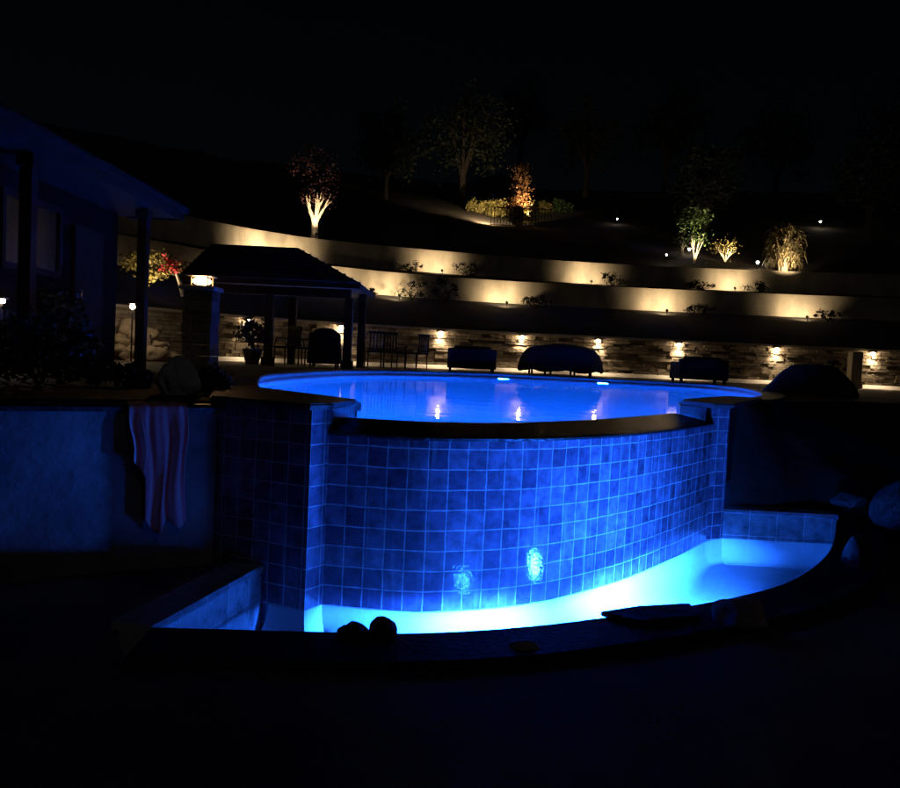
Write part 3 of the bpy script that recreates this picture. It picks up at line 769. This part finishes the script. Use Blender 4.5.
# red-leaved tree
b = hill(314, 238.5); sc = b.y / F
b.z -= .02
lit_tree('red_leaved_tree', b, 1.75, 9, .62, (-.1, 0, 2.75), (.85, .8, .95), 101, 'bark', 'redleaf', 'small tree with pale lit trunk and plum red leaves on the hillside', 34, 22, .11, .13, .38, spread_l=.16)
uplight(b + Vector((.25, -.95, .0)), (-.2, .75, .95), 230, 60, 'uplight at the foot of the red-leaved tree', GT, .6)
# orange column shrub and its neighbours
b = hill(519, 226)
lit_tree('orange_shrub', b, 2.3, 5, .3, (-.05, 0, 1.75), (.42, .42, 1.7), 102, 'darkbark', 'orangeleaf', 'tall narrow shrub of orange and yellow leaves behind the metal railing', 46, 40, .14, .06, .1, 'shrub', .17)
uplight(b + Vector((.75, -1.3, .25)), (-.42, .7, .62), 800, 62, 'uplight in front of the orange column shrub', GT, .7)
for px, py, s, sd, lm, lab in ((475, 214, (.42, .3, .42), 111, 'goldleaf', 'yellow lit shrub farthest left of the orange column shrub'), (492, 217, (.85, .4, .50), 112, 'goldleaf', 'wide yellow lit shrub just left of the orange column shrub'),
                           (529, 224, (.5, .35, .62), 113, 'goldleaf', 'yellow lit shrub at the right foot of the orange column shrub'), (545, 212, (.36, .3, .30), 114, 'goldleaf', 'small pale lit shrub alone right of the orange column shrub'), (561, 213, (.7, .4, .4), 115, 'leaf', 'dim green shrub farthest right beside the orange column group')):
    p = hill(px, py); shrub('hill_shrub', p, s, sd, lm, lab, 'shrub', 'small shrubs round the orange column shrub', 30, 46, .16)
p = hill(517, 227); shrub('hill_shrub', p + Vector((0, -.3, 0)), (.45, .35, .55), 116, 'goldleaf', 'tall golden shrub filling the foot of the orange column', 'shrub', 'small shrubs round the orange column shrub', 34, 46, .15)
p = hill(488, 222)
uplight(p + Vector((-.1, -1.6, .12)), (0, 1, .1), 1000, 110, 'uplight in front of the wide yellow shrubs', GT, .8)
p = hill(492, 222); shrub('dark_bush', Vector((p.x - .1, p.y - 3.2, p.z + .6)), (1.25, .8, .62), 121, 'dimleaf', 'dark rounded bush standing before the yellow shrubs', 'shrub', None, 60, 60, .12)
# railing before the orange shrub
p = hill(522, 229); rl = empty('metal_railing', p, 'low dark picket railing before the orange column shrub', 'railing')
bm = bmesh.new(); box(bm, p + Vector((-.1, -.35, 1.02)), (3.2, .04, .04)); box(bm, p + Vector((-.1, -.35, .12)), (3.2, .04, .04)); obj('rail', bm, M['metal'], rl)
bm = bmesh.new()
for k in range(20): box(bm, p + Vector((-1.65 + k * .163, -.35, .57)), (.03, .03, .9))
obj('pickets', bm, M['metal'], rl)
# green tree with pale stems and its companions
b = hill(693, 264.5)
lit_tree('green_tree', b, 1.5, 5, .42, (-.05, 0, 1.95), (.62, .58, .62), 103, 'bark', 'leaf', 'small green tree with two pale lit stems above the upper terrace wall', 32, 34, .12, .055, .12, spread_l=.15)
uplight(b + Vector((.2, -1.15, -.05)), (-.1, .7, .8), 480, 84, 'uplight at the foot of the small green tree', GT, .7)
b2 = hill(724, 263)
lit_tree('pale_stemmed_shrub', b2, .85, 7, .55, (.05, 0, .75), (.55, .45, .3), 104, 'bark', 'goldleaf', 'leafless-looking shrub of pale forked stems right of the green tree', 12, 14, .1, .05, .15, 'shrub', .1)
uplight(b2 + Vector((.1, -.8, .02)), (0, .6, .6), 150, 120, 'uplight at the foot of the pale forked shrub', GT, .8)
b3 = hill(681, 257)
lit_tree('pale_stemmed_shrub', b3, .75, 3, .25, (0, 0, .8), (.25, .25, .2), 105, 'bark', 'dimleaf', 'single short pale trunk left of the green tree', 8, 12, .1, .05, .5, 'tree', .1)
# strap-leaved bush
b = hill(783, 272.5); rng = random.Random(106)
e = empty('strap_leaved_bush', b, 'tall upright bush of long strap leaves lit from below on the right', 'bush')
bm = bmesh.new(); bl = bmesh.new()
for k in range(9):
    a = rng.uniform(0, 6.28); q = b + Vector((math.cos(a) * .35, math.sin(a) * .3, rng.uniform(.7, 1.3)))
    tube(bm, [b + Vector((math.cos(a) * .15, math.sin(a) * .15, -.1)), b.lerp(q, .5), q], [.05, .04, .025], 6)
for k in range(620):
    a = rng.uniform(0, 6.28); rr = rng.uniform(.05, .5); c0 = b + Vector((math.cos(a) * rr, math.sin(a) * rr, rng.uniform(.15, 1.9 - 1.5 * rr * rng.uniform(.3, 1))))
    a2 = a + rng.uniform(-.9, .9); out = Vector((math.cos(a2), math.sin(a2), 0)); side = Vector((-math.sin(a2), math.cos(a2), 0)) * rng.uniform(.018, .035)
    Ln = rng.uniform(.35, .7); pts = [c0, c0 + out * Ln * .3 + Vector((0, 0, Ln * .45)), c0 + out * Ln * .6 + Vector((0, 0, Ln * .35)), c0 + out * Ln * .75 + Vector((0, 0, -Ln * .1))]
    pv = None
    for i, q in enumerate(pts):
        w = side * (1, 1, .7, .1)[i]; pr = (bl.verts.new(q - w), bl.verts.new(q + w))
        if pv: bl.faces.new((pv[0], pv[1], pr[1], pr[0]))
        pv = pr
obj('stem', bm, M['bark'], e); obj('foliage', bl, M['reedleaf'], e)
uplight(b + Vector((-.1, -1.5, -.1)), (.05, .75, .62), 300, 100, 'uplight at the foot of the strap-leaved bush', GT, .7)
# little lamps far up the slope
GD = 'tiny lamps scattered on the hillside'
def stake_lamp(p, label, r=.045, h=.35):
    e = empty('path_lamp', p, label, 'path lamp', GD)
    bm = bmesh.new(); tube(bm, [p + Vector((0, 0, -.1)), p + Vector((0, 0, h))], .015, 6); obj('stake', bm, M['fixture'], e)
    bm = bmesh.new(); lathe(bm, p + Vector((0, 0, h + r * 1.6)), [(.02, .05), (.09, 0), (.09, -.01), (.02, -.01)], 12); obj('hood', bm, M['fixture'], e)
    bm = bmesh.new(); bmesh.ops.create_uvsphere(bm, u_segments=12, v_segments=8, radius=r)
    for v in bm.verts: v.co += p + Vector((0, 0, h + r * .6))
    obj('bulb', bm, M['dot'], e, True)
for px, py, lab, r in ((757, 274, 'tiny lamp between the pale forked shrub and the strap-leaved bush', .055), (617, 225, 'tiny white lamp alone on the slope right of the orange shrub', .035), (689, 257, 'tiny lamp beside the pale trunk left of the green tree', .05),
                    (666, 263, 'tiny lamp at the left edge of the lit ground by the green tree', .03), (820, 228, 'tiny white lamp highest on the slope above the strap-leaved bush', .05)):
    stake_lamp(hill(px, py), lab, r)

# dark trees behind
def make_tree(seed, h, cs, leafm):
    rng = random.Random(seed); e = empty('hillside_tree', (0, 0, 0), '', 'tree', 'dark trees on the upper hillside')
    bm, tips = branchy(Vector((0, 0, 0)), h * .75, 7, cs[0] * .7, rng, h * .028, .35); obj('trunk', bm, M['darkbark'], e, True, world=False)
    bm = bmesh.new(); pts = clumps(rng, (0, 0, h * .62), cs, 75, 42, min(cs) * .16, .25)
    leaves(bm, pts, .26, rng, .15); obj('crown', bm, M[leafm], e, world=False)
    return e
TA = make_tree(201, 7.5, (2.6, 2.4, 2.9), 'dimleaf'); TB = make_tree(202, 5.5, (1.9, 1.9, 2.1), 'dimleaf')
tl = [(462, 205, TA, 1.0, 'faintly lit tree rising behind the yellow shrubs, left of the orange column'), (385, 200, TB, 1.0, 'dark tree between the red-leaved tree and the yellow shrubs'), 
      (585, 195, TA, 1.0, 'dark tree behind the tiny white lamp right of the orange shrub'), (705, 236, TB, .95, 'dim tree directly behind the small green tree'), (665, 190, TA, 1.2, 'dark tree high on the slope left of the green tree'),
      (775, 205, TA, 1.0, 'dark tree behind the strap-leaved bush'), (868, 238, TB, 1.0, 'dim tree right of the highest tiny lamp'), (905, 215, TA, 1.1, 'dark tree at the right edge of the hillside'), (520, 165, TA, 1.3, 'dark tree highest above the orange shrub')]
used = set()
for i, (px, py, src, sc, lab) in enumerate(tl):
    p = hill(px, py); p.z -= .1; rz = i * 1.3
    if src.name not in used: used.add(src.name); t = src; t.location = p; t.rotation_euler = (0, 0, rz); t['label'] = lab
    else: t = dup(src, p, rz, lab)
    t.scale = (sc, sc, sc)

# flowering shrub above the left part of the stone wall
b = ground(156, 19.3, 2.98); e = shrub('flowering_shrub', b + Vector((-.1, 0, .35)), (.85, .4, .34), 131, 'goldleaf', 'flowering shrub with red blossoms above the stake lamp by the house', 'shrub', None, 34, 40, .11)
rng = random.Random(5); bm = bmesh.new(); leaves(bm, clumps(rng, b + Vector((.45, -.25, .72)), (.28, .2, .16), 10, 12, .06, 0), .09, rng, 0, .9); obj('blossom', bm, M['flower'], e)
bm = bmesh.new(); tube(bm, [b + Vector((.58, -.3, .52)), b + Vector((.68, -.3, .28)), b + Vector((.76, -.3, .0))], [.035, .05, .06], 8); obj('leaning_stem', bm, M['bark'], e)
uplight(b + Vector((.05, -.85, .0)), (.1, .7, .6), 70, 120, 'uplight before the flowering shrub above the stake lamp by the house', GT, .8)

# ================================================================== pavilion
PV = 18.0
pav = empty('pavilion', tuple(ground(265, PV, ZD)), 'dark open pavilion with a low hipped roof on timber posts left of the pool', 'pavilion')
e0 = dp(362, 284.5, PV); ez = e0.z; tr = dp(287, 248, PV + 1.6).z
x1 = e0.x; x0 = x1 - 4.0; y0, y1 = PV - .3, PV + 3.2
bm = bmesh.new()
ev = [bm.verts.new(q) for q in ((x0, y0, ez), (x1, y0, ez), (x1, y1, ez), (x0, y1, ez))]
rg = [bm.verts.new(q) for q in ((x0 + .15, (y0 + y1) / 2, tr), (x1 - 1.75, (y0 + y1) / 2, tr))]
for f in ((ev[0], ev[1], rg[1], rg[0]), (ev[1], ev[2], rg[1]), (ev[2], ev[3], rg[0], rg[1]), (ev[3], ev[0], rg[0]), (ev[3], ev[2], ev[1], ev[0])): bm.faces.new(f)
roof = obj('roof', bm, M['roof'], pav)
bm = bmesh.new()
for k in range(34):                                     # shingle courses along the front slope
    pass
for j in range(9):
    t = j / 9; za = ez + (tr - ez) * t + .012; ya = y0 + (y1 - y0) / 2 * t; xa = x0 + .15 * t; xb = x1 - 1.75 * t
    box(bm, ((xa + xb) / 2, ya + .02, za), (xb - xa, .09, .03))
obj('shingle_courses', bm, M['roof'], roof)
bm = bmesh.new()
box(bm, ((x0 + x1) / 2, y0 + .03, ez - .06), (x1 - x0 - .05, .05, .12)); box(bm, (x1 - .03, (y0 + y1) / 2, ez - .06), (.05, y1 - y0 - .16, .12))
obj('fascia', bm, M['wood'], pav)
bm = bmesh.new(); box(bm, ((x0 + x1) / 2, PV + .15, ez - .22), (x1 - x0 - .5, .16, .2)); obj('beam', bm, M['wood'], pav)
for px in (346.5, 267.5):
    q = ground(px, PV + .15, ZD); bm = bmesh.new(); box(bm, (q.x, q.y, (ZD + ez - .32) / 2), (.18, .18, ez - .32 - ZD)); box(bm, (q.x, q.y, ZD + .1), (.26, .26, .2)); obj('post', bm, M['wood'], pav)
    bm = bmesh.new(); box(bm, (q.x, PV + 2.8, (ZD + ez - .02) / 2), (.18, .18, ez - .02 - ZD)); obj('post', bm, M['wood'], pav)
for px in (188,):
    q = ground(px, PV + .15, ZD); bm = bmesh.new(); box(bm, (q.x, q.y, (ZD + ez - .32) / 2), (.18, .18, ez - .32 - ZD)); obj('post', bm, M['wood'], pav)

# ================================================================== lantern pillar
q = ground(199, 10.2, ZD); zl = dp(197, 281, 10.2).z
lpil = empty('lantern_pillar', tuple(q), 'stone pillar topped by a glowing warm lantern', 'lantern')
bm = bmesh.new(); z = ZD; rng = random.Random(17)
while z < zl - .13:
    h = min(.14, zl - .12 - z)
    if h < .03: break
    box(bm, (q.x + rng.uniform(-.008, .008), q.y + rng.uniform(-.008, .008), z + h / 2), (.36, .36, h - .008)); z += h
obj('shaft', bm, M['stone'], lpil)
obj('capstone', rbox((q.x, q.y, zl - .095), (.44, .44, .05), 0, .008), M['cap'], lpil)
bm = bmesh.new(); lathe(bm, (q.x, q.y, zl), [(.05, -.045), (.095, -.03), (.115, 0), (.095, .03), (.05, .045)], 20); obj('glass', bm, M['lantern'], lpil, True)
bm = bmesh.new()
for sx in (-1, 1):
    for sy in (-1, 1): box(bm, (q.x + sx * .105, q.y + sy * .105, zl), (.014, .014, .13))
box(bm, (q.x, q.y, zl - .062), (.23, .23, .012)); obj('frame', bm, M['fixture'], lpil)
bm = bmesh.new(); box(bm, (q.x, q.y, zl + .085), (.30, .30, .045), 0, .35); box(bm, (q.x, q.y, zl + .06), (.31, .31, .008)); obj('hood', bm, M['fixture'], lpil)

# ================================================================== house
HX, HZ = -4.62, 4.12
h0, h1 = 4.2, 13.6
house = empty('house', (-6, 10, ZD), 'dark single storey house with a pale eave running back along the deck', 'house')
bm = bmesh.new(); box(bm, (-8.6, (h0 + h1) / 2, (ZD + 4.0) / 2), (6, h1 - h0 - .6, 4.0 - ZD)); obj('wall', bm, M['siding'], house)
bm = bmesh.new(); box(bm, (HX - .02, (h0 + h1) / 2, HZ - .09), (.05, h1 - h0, .20)); box(bm, (HX - .5, h1 - .03, HZ - .09), (.9, .05, .20)); obj('fascia', bm, M['white'], house)
bm = bmesh.new(); tube(bm, [(HX + .05, h0, HZ - .02), (HX + .05, h1, HZ - .02)], .055, 8); obj('gutter', bm, M['white'], house)
bm = bmesh.new(); box(bm, (HX - .55, (h0 + h1) / 2, HZ - .15), (1.0, h1 - h0 - .1, .03)); obj('soffit', bm, M['white'], house)
bm = bmesh.new()
vs = [bm.verts.new(v) for v in ((HX - .01, h0, HZ + .02), (HX - .01, h1, HZ + .02), (-9.2, h1, HZ + 1.5), (-9.2, h0, HZ + 1.5), (HX - .01, h0, HZ + .08), (HX - .01, h1, HZ + .08), (-9.2, h1, HZ + 1.56), (-9.2, h0, HZ + 1.56))]
for f in ((0, 1, 2, 3), (7, 6, 5, 4), (0, 4, 5, 1), (1, 5, 6, 2), (2, 6, 7, 3), (3, 7, 4, 0)): bm.faces.new([vs[i] for i in f])
obj('roof', bm, M['roof'], house)
for y in (6.6, 9.2, 12.6):
    bm = bmesh.new(); box(bm, (HX - .28, y, (ZD + HZ - .17) / 2), (.14, .14, HZ - .17 - ZD)); box(bm, (HX - .28, y, HZ - .26), (.2, .2, .12)); obj('porch_post', bm, M['white'], house)
for y in (7.4, 10.6):
    wf = bmesh.new(); box(wf, (-5.58, y, 2.75), (.05, 1.5, .08)); box(wf, (-5.58, y, 3.65), (.05, 1.5, .08)); 
    for k in (-.71, 0, .71): box(wf, (-5.58, y + k, 3.2), (.05, .08, .82))
    fo = obj('window', wf, M['white'], house)
    bm = bmesh.new(); box(bm, (-5.592, y, 3.2), (.012, 1.4, .84)); obj('pane', bm, M['glass'], fo)
bm = bmesh.new(); box(bm, (-5.58, 12.2, 2.5), (.06, .95, 2.08)); dr = obj('door', bm, M['wood'], house)
bm = bmesh.new(); tube(bm, [(-5.5, 11.85, 2.45), (-5.5, 11.85, 2.6)], .015, 6); obj('handle', bm, M['steel'], dr)
pl = dp(1, 301, 9.5)
pe = empty('porch_lamp', tuple(pl), 'small white lamp at the left edge beside the dark house', 'lamp')
bm = bmesh.new(); tube(bm, [(pl.x, pl.y, ZD), (pl.x, pl.y, pl.z - .03)], .018, 8); obj('post', bm, M['fixture'], pe)
bm = bmesh.new(); box(bm, pl, (.06, .06, .04)); obj('bulb', bm, M['dot'], pe)
bm = bmesh.new(); box(bm, pl + Vector((0, 0, .035)), (.12, .12, .02)); obj('hood', bm, M['fixture'], pe)

# ================================================================== poolside furniture
def sofa(c, w, h, label, group, rz=0):
    e = empty('wicker_sofa', c, label, 'sofa', group, rz)
    d = .85
    k = dict(parent=e, world=False)
    obj('base', rbox((0, 0, .20), (w, d, .22), 0, .02), M['wicker'], **k)
    obj('backrest', rbox((0, -d / 2 + .08, (.09 + h) / 2 + .02), (w, .15, h - .05), 0, .03), M['wicker'], **k)
    for s in (-1, 1): obj('arm', rbox((s * (w / 2 - .07), .06, .37), (.14, d - .14, .36), 0, .03), M['wicker'], **k)
    obj('seat_cushion', rbox((0, .08, .375), (w - .3, d - .2, .12), 0, .04), M['cushion'], **k)
    obj('back_cushion', rbox((0, -d / 2 + .23, .56), (w - .32, .13, .30), 0, .05), M['cushion'], **k)
    for sx in (-1, 1):
        for sy in (-1, 1):
            bm = bmesh.new(); box(bm, (sx * (w / 2 - .08), sy * (d / 2 - .08), .045), (.07, .07, .09)); obj('leg', bm, M['metal'], **k)
    return e
s1 = sofa(ground(471, 22.4, ZD), 1.34, .60, 'low wicker sofa between the wall lamps left of the covered round table', 'wicker sofas by the pool')
dup(s1, ground(698, 21.9, ZD), .05, 'wicker sofa near the right end of the pool, left of the boulder mound')

def chair(label, c, rz):
    e = empty('patio_chair', c, label, 'chair', 'patio chairs by the stone wall', rz); k = dict(parent=e, world=False)
    obj('seat', rbox((0, 0, .44), (.48, .46, .05), 0, .015), M['wicker'], **k)
    bm = bmesh.new()
    for j in range(5): box(bm, (-.18 + j * .09, -.24, .70), (.035, .025, .46))
    box(bm, (0, -.24, .94), (.46, .03, .07)); box(bm, (0, -.24, .50), (.46, .03, .04)); obj('backrest', bm, M['metal'], **k)
    for s in (-1, 1):
        bm = bmesh.new(); tube(bm, [(s * .235, -.24, .66), (s * .25, .14, .66), (s * .25, .2, .44)], .018, 6); obj('arm', bm, M['metal'], **k)
        for y in (-.2, .2):
            bm = bmesh.new(); tube(bm, [(s * .22, y, 0), (s * .21, y, .44)], [.016, .02], 6); obj('leg', bm, M['metal'], **k)
    return e
c1 = chair('dark patio chair just right of the pavilion end post', ground(374, 21.3, ZD), .3)
for px, d, rz, lab in ((394, 21.9, -.5, 'dark patio chair in the middle of the row right of the pavilion'), (416, 22.2, .9, 'dark patio chair closest to the lamp left of the low sofa'), (286, 19.6, 2.4, 'dark patio chair under the pavilion left of the covered grill'), (303, 20.0, -2.0, 'dark patio chair tucked against the left side of the covered grill')):
    dup(c1, ground(px, d, ZD), rz, lab)
# dining table under the pavilion chairs
t = ground(395, 21.2, ZD)
# covered grill
q = ground(324, 19.2, ZD); e = empty('covered_grill', tuple(q), 'boxy grill under a dark weather cover beside the pavilion end post', 'grill')
obj('cover', rbox((q.x, q.y, ZD + .46), (.80, .6, .74), .1, .05, .9), M['cover'], e)
bm = bmesh.new(); lathe(bm, (q.x, q.y, ZD + .80), [(.30, 0), (.27, .08), (.16, .13), (.03, .145)], 20); obj('lid_bulge', bm, M['cover'], e, True)
for sx in (-1, 1):
    for sy in (-1, 1): bm = bmesh.new(); tube(bm, [(q.x + sx * .3, q.y + sy * .2, ZD), (q.x + sx * .3, q.y + sy * .2, ZD + .12)], .025, 8); obj('leg', bm, M['metal'], e)
# potted plant before the lamp left of the post
q = ground(252, 19.0, ZD); e = empty('potted_plant', tuple(q), 'dark leafy plant in a pot before the lamp between lantern and pavilion post', 'plant')
bm = bmesh.new(); lathe(bm, q, [(.15, 0), (.22, .25), (.24, .36), (.21, .37), (.19, .33)], 20); obj('pot', bm, M['terracotta'], e, True)
rng = random.Random(9); bm = bmesh.new(); leaves(bm, clumps(rng, q + Vector((0, 0, .72)), (.30, .28, .30), 26, 26, .08, .1), .13, rng, .2, .45); obj('foliage', bm, M['dimleaf'], e)
bm = bmesh.new()
for k in range(4): tube(bm, [q + Vector((0, 0, .3)), q + Vector((rng.uniform(-.2, .2), rng.uniform(-.2, .2), .9))], [.018, .006], 5)
obj('stem', bm, M['darkbark'], e)
# covered round table
q = ground(560, 22.9, ZD); e = empty('covered_table', tuple(q), 'wide round table set under a dark domed weather cover behind the pool', 'table')
bm = bmesh.new(); rings = []; rng = random.Random(3); n = 40
prof = [(1.19, .13), (1.20, .20), (1.16, .42), (1.07, .62), (.93, .76), (.70, .84), (.35, .885), (.02, .90)]
for j, (r, z) in enumerate(prof):
    ring = []
    for k in range(n):
        a = 2 * math.pi * k / n; w = 1 + (.035 * math.sin(a * 6 + 1) + .02 * math.sin(a * 11)) * (1 - j / 8)
        zz = z + (.035 * math.sin(a * 7) if j == 0 else 0) + .02 * noise.noise(Vector((r * math.cos(a) * 2, r * math.sin(a) * 2, j)))
        ring.append(bm.verts.new(q + Vector((r * w * math.cos(a), r * w * math.sin(a) * .85, zz))))
    rings.append(ring)
for a_, b_ in zip(rings, rings[1:]):
    for k in range(n): bm.faces.new((a_[k], a_[(k + 1) % n], b_[(k + 1) % n], b_[k]))
bm.faces.new(rings[-1]); obj('cover', bm, M['cover'], e, True)
for k in range(8):
    a = k * math.pi / 4 + .2; c = q + Vector((math.cos(a) * .92, math.sin(a) * .78, 0)); bm = bmesh.new(); tube(bm, [c, c + Vector((0, 0, .4))], .03, 7); obj('leg', bm, M['metal'], e)
# boulder mound right of the pool
q = ground(811, 15.6, ZD - .02)
bm = boulder(q, (.86, .55, .66), 41, .10, flat=.12)
for v in bm.verts:
    h = v.co.z - q.z
    if h > .58: v.co.z = q.z + .58 + (h - .58) * .25
    v.co.x = q.x + (v.co.x - q.x) * (1.08 - .30 * h / .5)
tag(obj('boulder_mound', bm, M['darkrock'], None, True), 'big dark flat-topped boulder mound on the deck right of the pool', 'boulder')
p = ground(833, 15.75, ZD + .58); shrub('mound_plant', p, (.10, .08, .07), 42, 'dimleaf', 'tiny dark plant poking up at the back of the boulder mound', 'plant', None, 8, 14, .05)
q = ground(131, 16.75, ZD); zb = dp(131, 306.5, 16.75).z
e = empty('stake_lamp', q, 'bright warm lamp on a thin stake before the rock pile near the house', 'garden lamp')
bm = bmesh.new(); tube(bm, [q, Vector((q.x, q.y, zb - .05))], .016, 6); obj('stake', bm, M['fixture'], e)
bm = bmesh.new(); bmesh.ops.create_uvsphere(bm, u_segments=16, v_segments=10, radius=.05)
for v in bm.verts: v.co += Vector((q.x, q.y, zb))
obj('bulb', bm, emit('warm stake lamp bulb', (1.0, .76, .48), 150), e, True)
bm = bmesh.new(); lathe(bm, Vector((q.x, q.y, zb + .06)), [(.09, 0), (.09, .012), (.03, .05), (.01, .055)], 16); obj('hood', bm, M['fixture'], e)
# rough rocks piled against the left part of the stone wall
GR = 'rocks piled under the stake lamp by the house'
for i, (px, d, z, sz, lab) in enumerate(((119, 17.4, ZD, (.30, .26, .26), 'lowest left rock of the pile by the stake lamp'), (134, 17.25, ZD, (.26, .24, .22), 'low rock at the very foot of the stake lamp'), (149, 17.35, ZD, (.30, .26, .24), 'broad low rock of the pile right of the stake lamp'), (166, 17.5, ZD, (.24, .22, .20), 'lowest right rock at the end of the pile by the stake lamp'),
        (124, 17.6, ZD + .28, (.28, .22, .22), 'rock in the second course of the pile left of the stake lamp'), (141, 17.55, ZD + .27, (.26, .22, .24), 'rock in the second course of the pile behind the stake lamp'), (157, 17.65, ZD + .25, (.25, .22, .18), 'rock in the second course of the pile at its right side'),
        (131, 17.75, ZD + .54, (.26, .2, .22), 'topmost rock of the pile just under the stake lamp bulb'), (147, 17.75, ZD + .52, (.22, .2, .16), 'upper right rock of the pile beside the stake lamp bulb'))):
    tag(obj('piled_rock', boulder(ground(px, d, z), sz, 70 + i, .42), M['piledrock'], None, True), lab, 'rock', GR)
# pale doorway pillar beyond the mound
q = ground(853, 23.9, ZD); bm = bmesh.new(); box(bm, (q.x, q.y, (ZD + ZS) / 2 - .02), (.30, .3, ZS - ZD - .06)); 
pp = empty('rendered_pier', tuple(q), 'plain rendered pier in the stone wall between the two last lamps', 'pier'); obj('shaft', bm, M['render'], pp)
bm = bmesh.new(); box(bm, (q.x, q.y - .02, ZD + .08), (.36, .36, .1)); obj('base', bm, M['render'], pp)

# ================================================================== light of the night
sun = bpy.data.objects.new('moonlight', bpy.data.lights.new('moonlight', 'SUN')); COL.objects.link(sun)
sun.data.energy = .014; sun.data.angle = R(.5); sun.data.color = (1, .95, .9)
el, az = R(38), R(145)                       # high behind the camera, to the right
dirv = Vector((math.sin(az) * math.cos(el), math.cos(az) * math.cos(el), math.sin(el)))
sun.rotation_euler = (-dirv).to_track_quat('-Z', 'Y').to_euler()
w = bpy.data.worlds.new('World'); S.world = w; w.use_nodes = True
N, L = w.node_tree.nodes, w.node_tree.links
sky = N.new('ShaderNodeTexSky'); sky.sky_type = 'NISHITA'; sky.sun_disc = False; sky.sun_elevation = el; sky.sun_rotation = az
bg = N['Background']; bg.inputs[1].default_value = .00028
L.new(sky.outputs[0], bg.inputs[0])

S.render.engine = 'CYCLES'
cy = S.cycles
cy.use_denoising = True
try: cy.denoiser = 'OPENIMAGEDENOISE'
except Exception: pass
cy.max_bounces = 8; cy.diffuse_bounces = 4; cy.glossy_bounces = 4; cy.transmission_bounces = 8; cy.transparent_max_bounces = 8
cy.sample_clamp_indirect = 6; cy.caustics_reflective = False; cy.caustics_refractive = False
vs = S.view_settings
vs.view_transform = 'Standard'; vs.look = 'None'; vs.exposure = 0; vs.gamma = 1; vs.use_curve_mapping = False
print('A', A, 'RIM0', RIM[0], 'D1', D1, 'L1', L1, [tuple(round(c, 1) for c in p) for p in OUT])
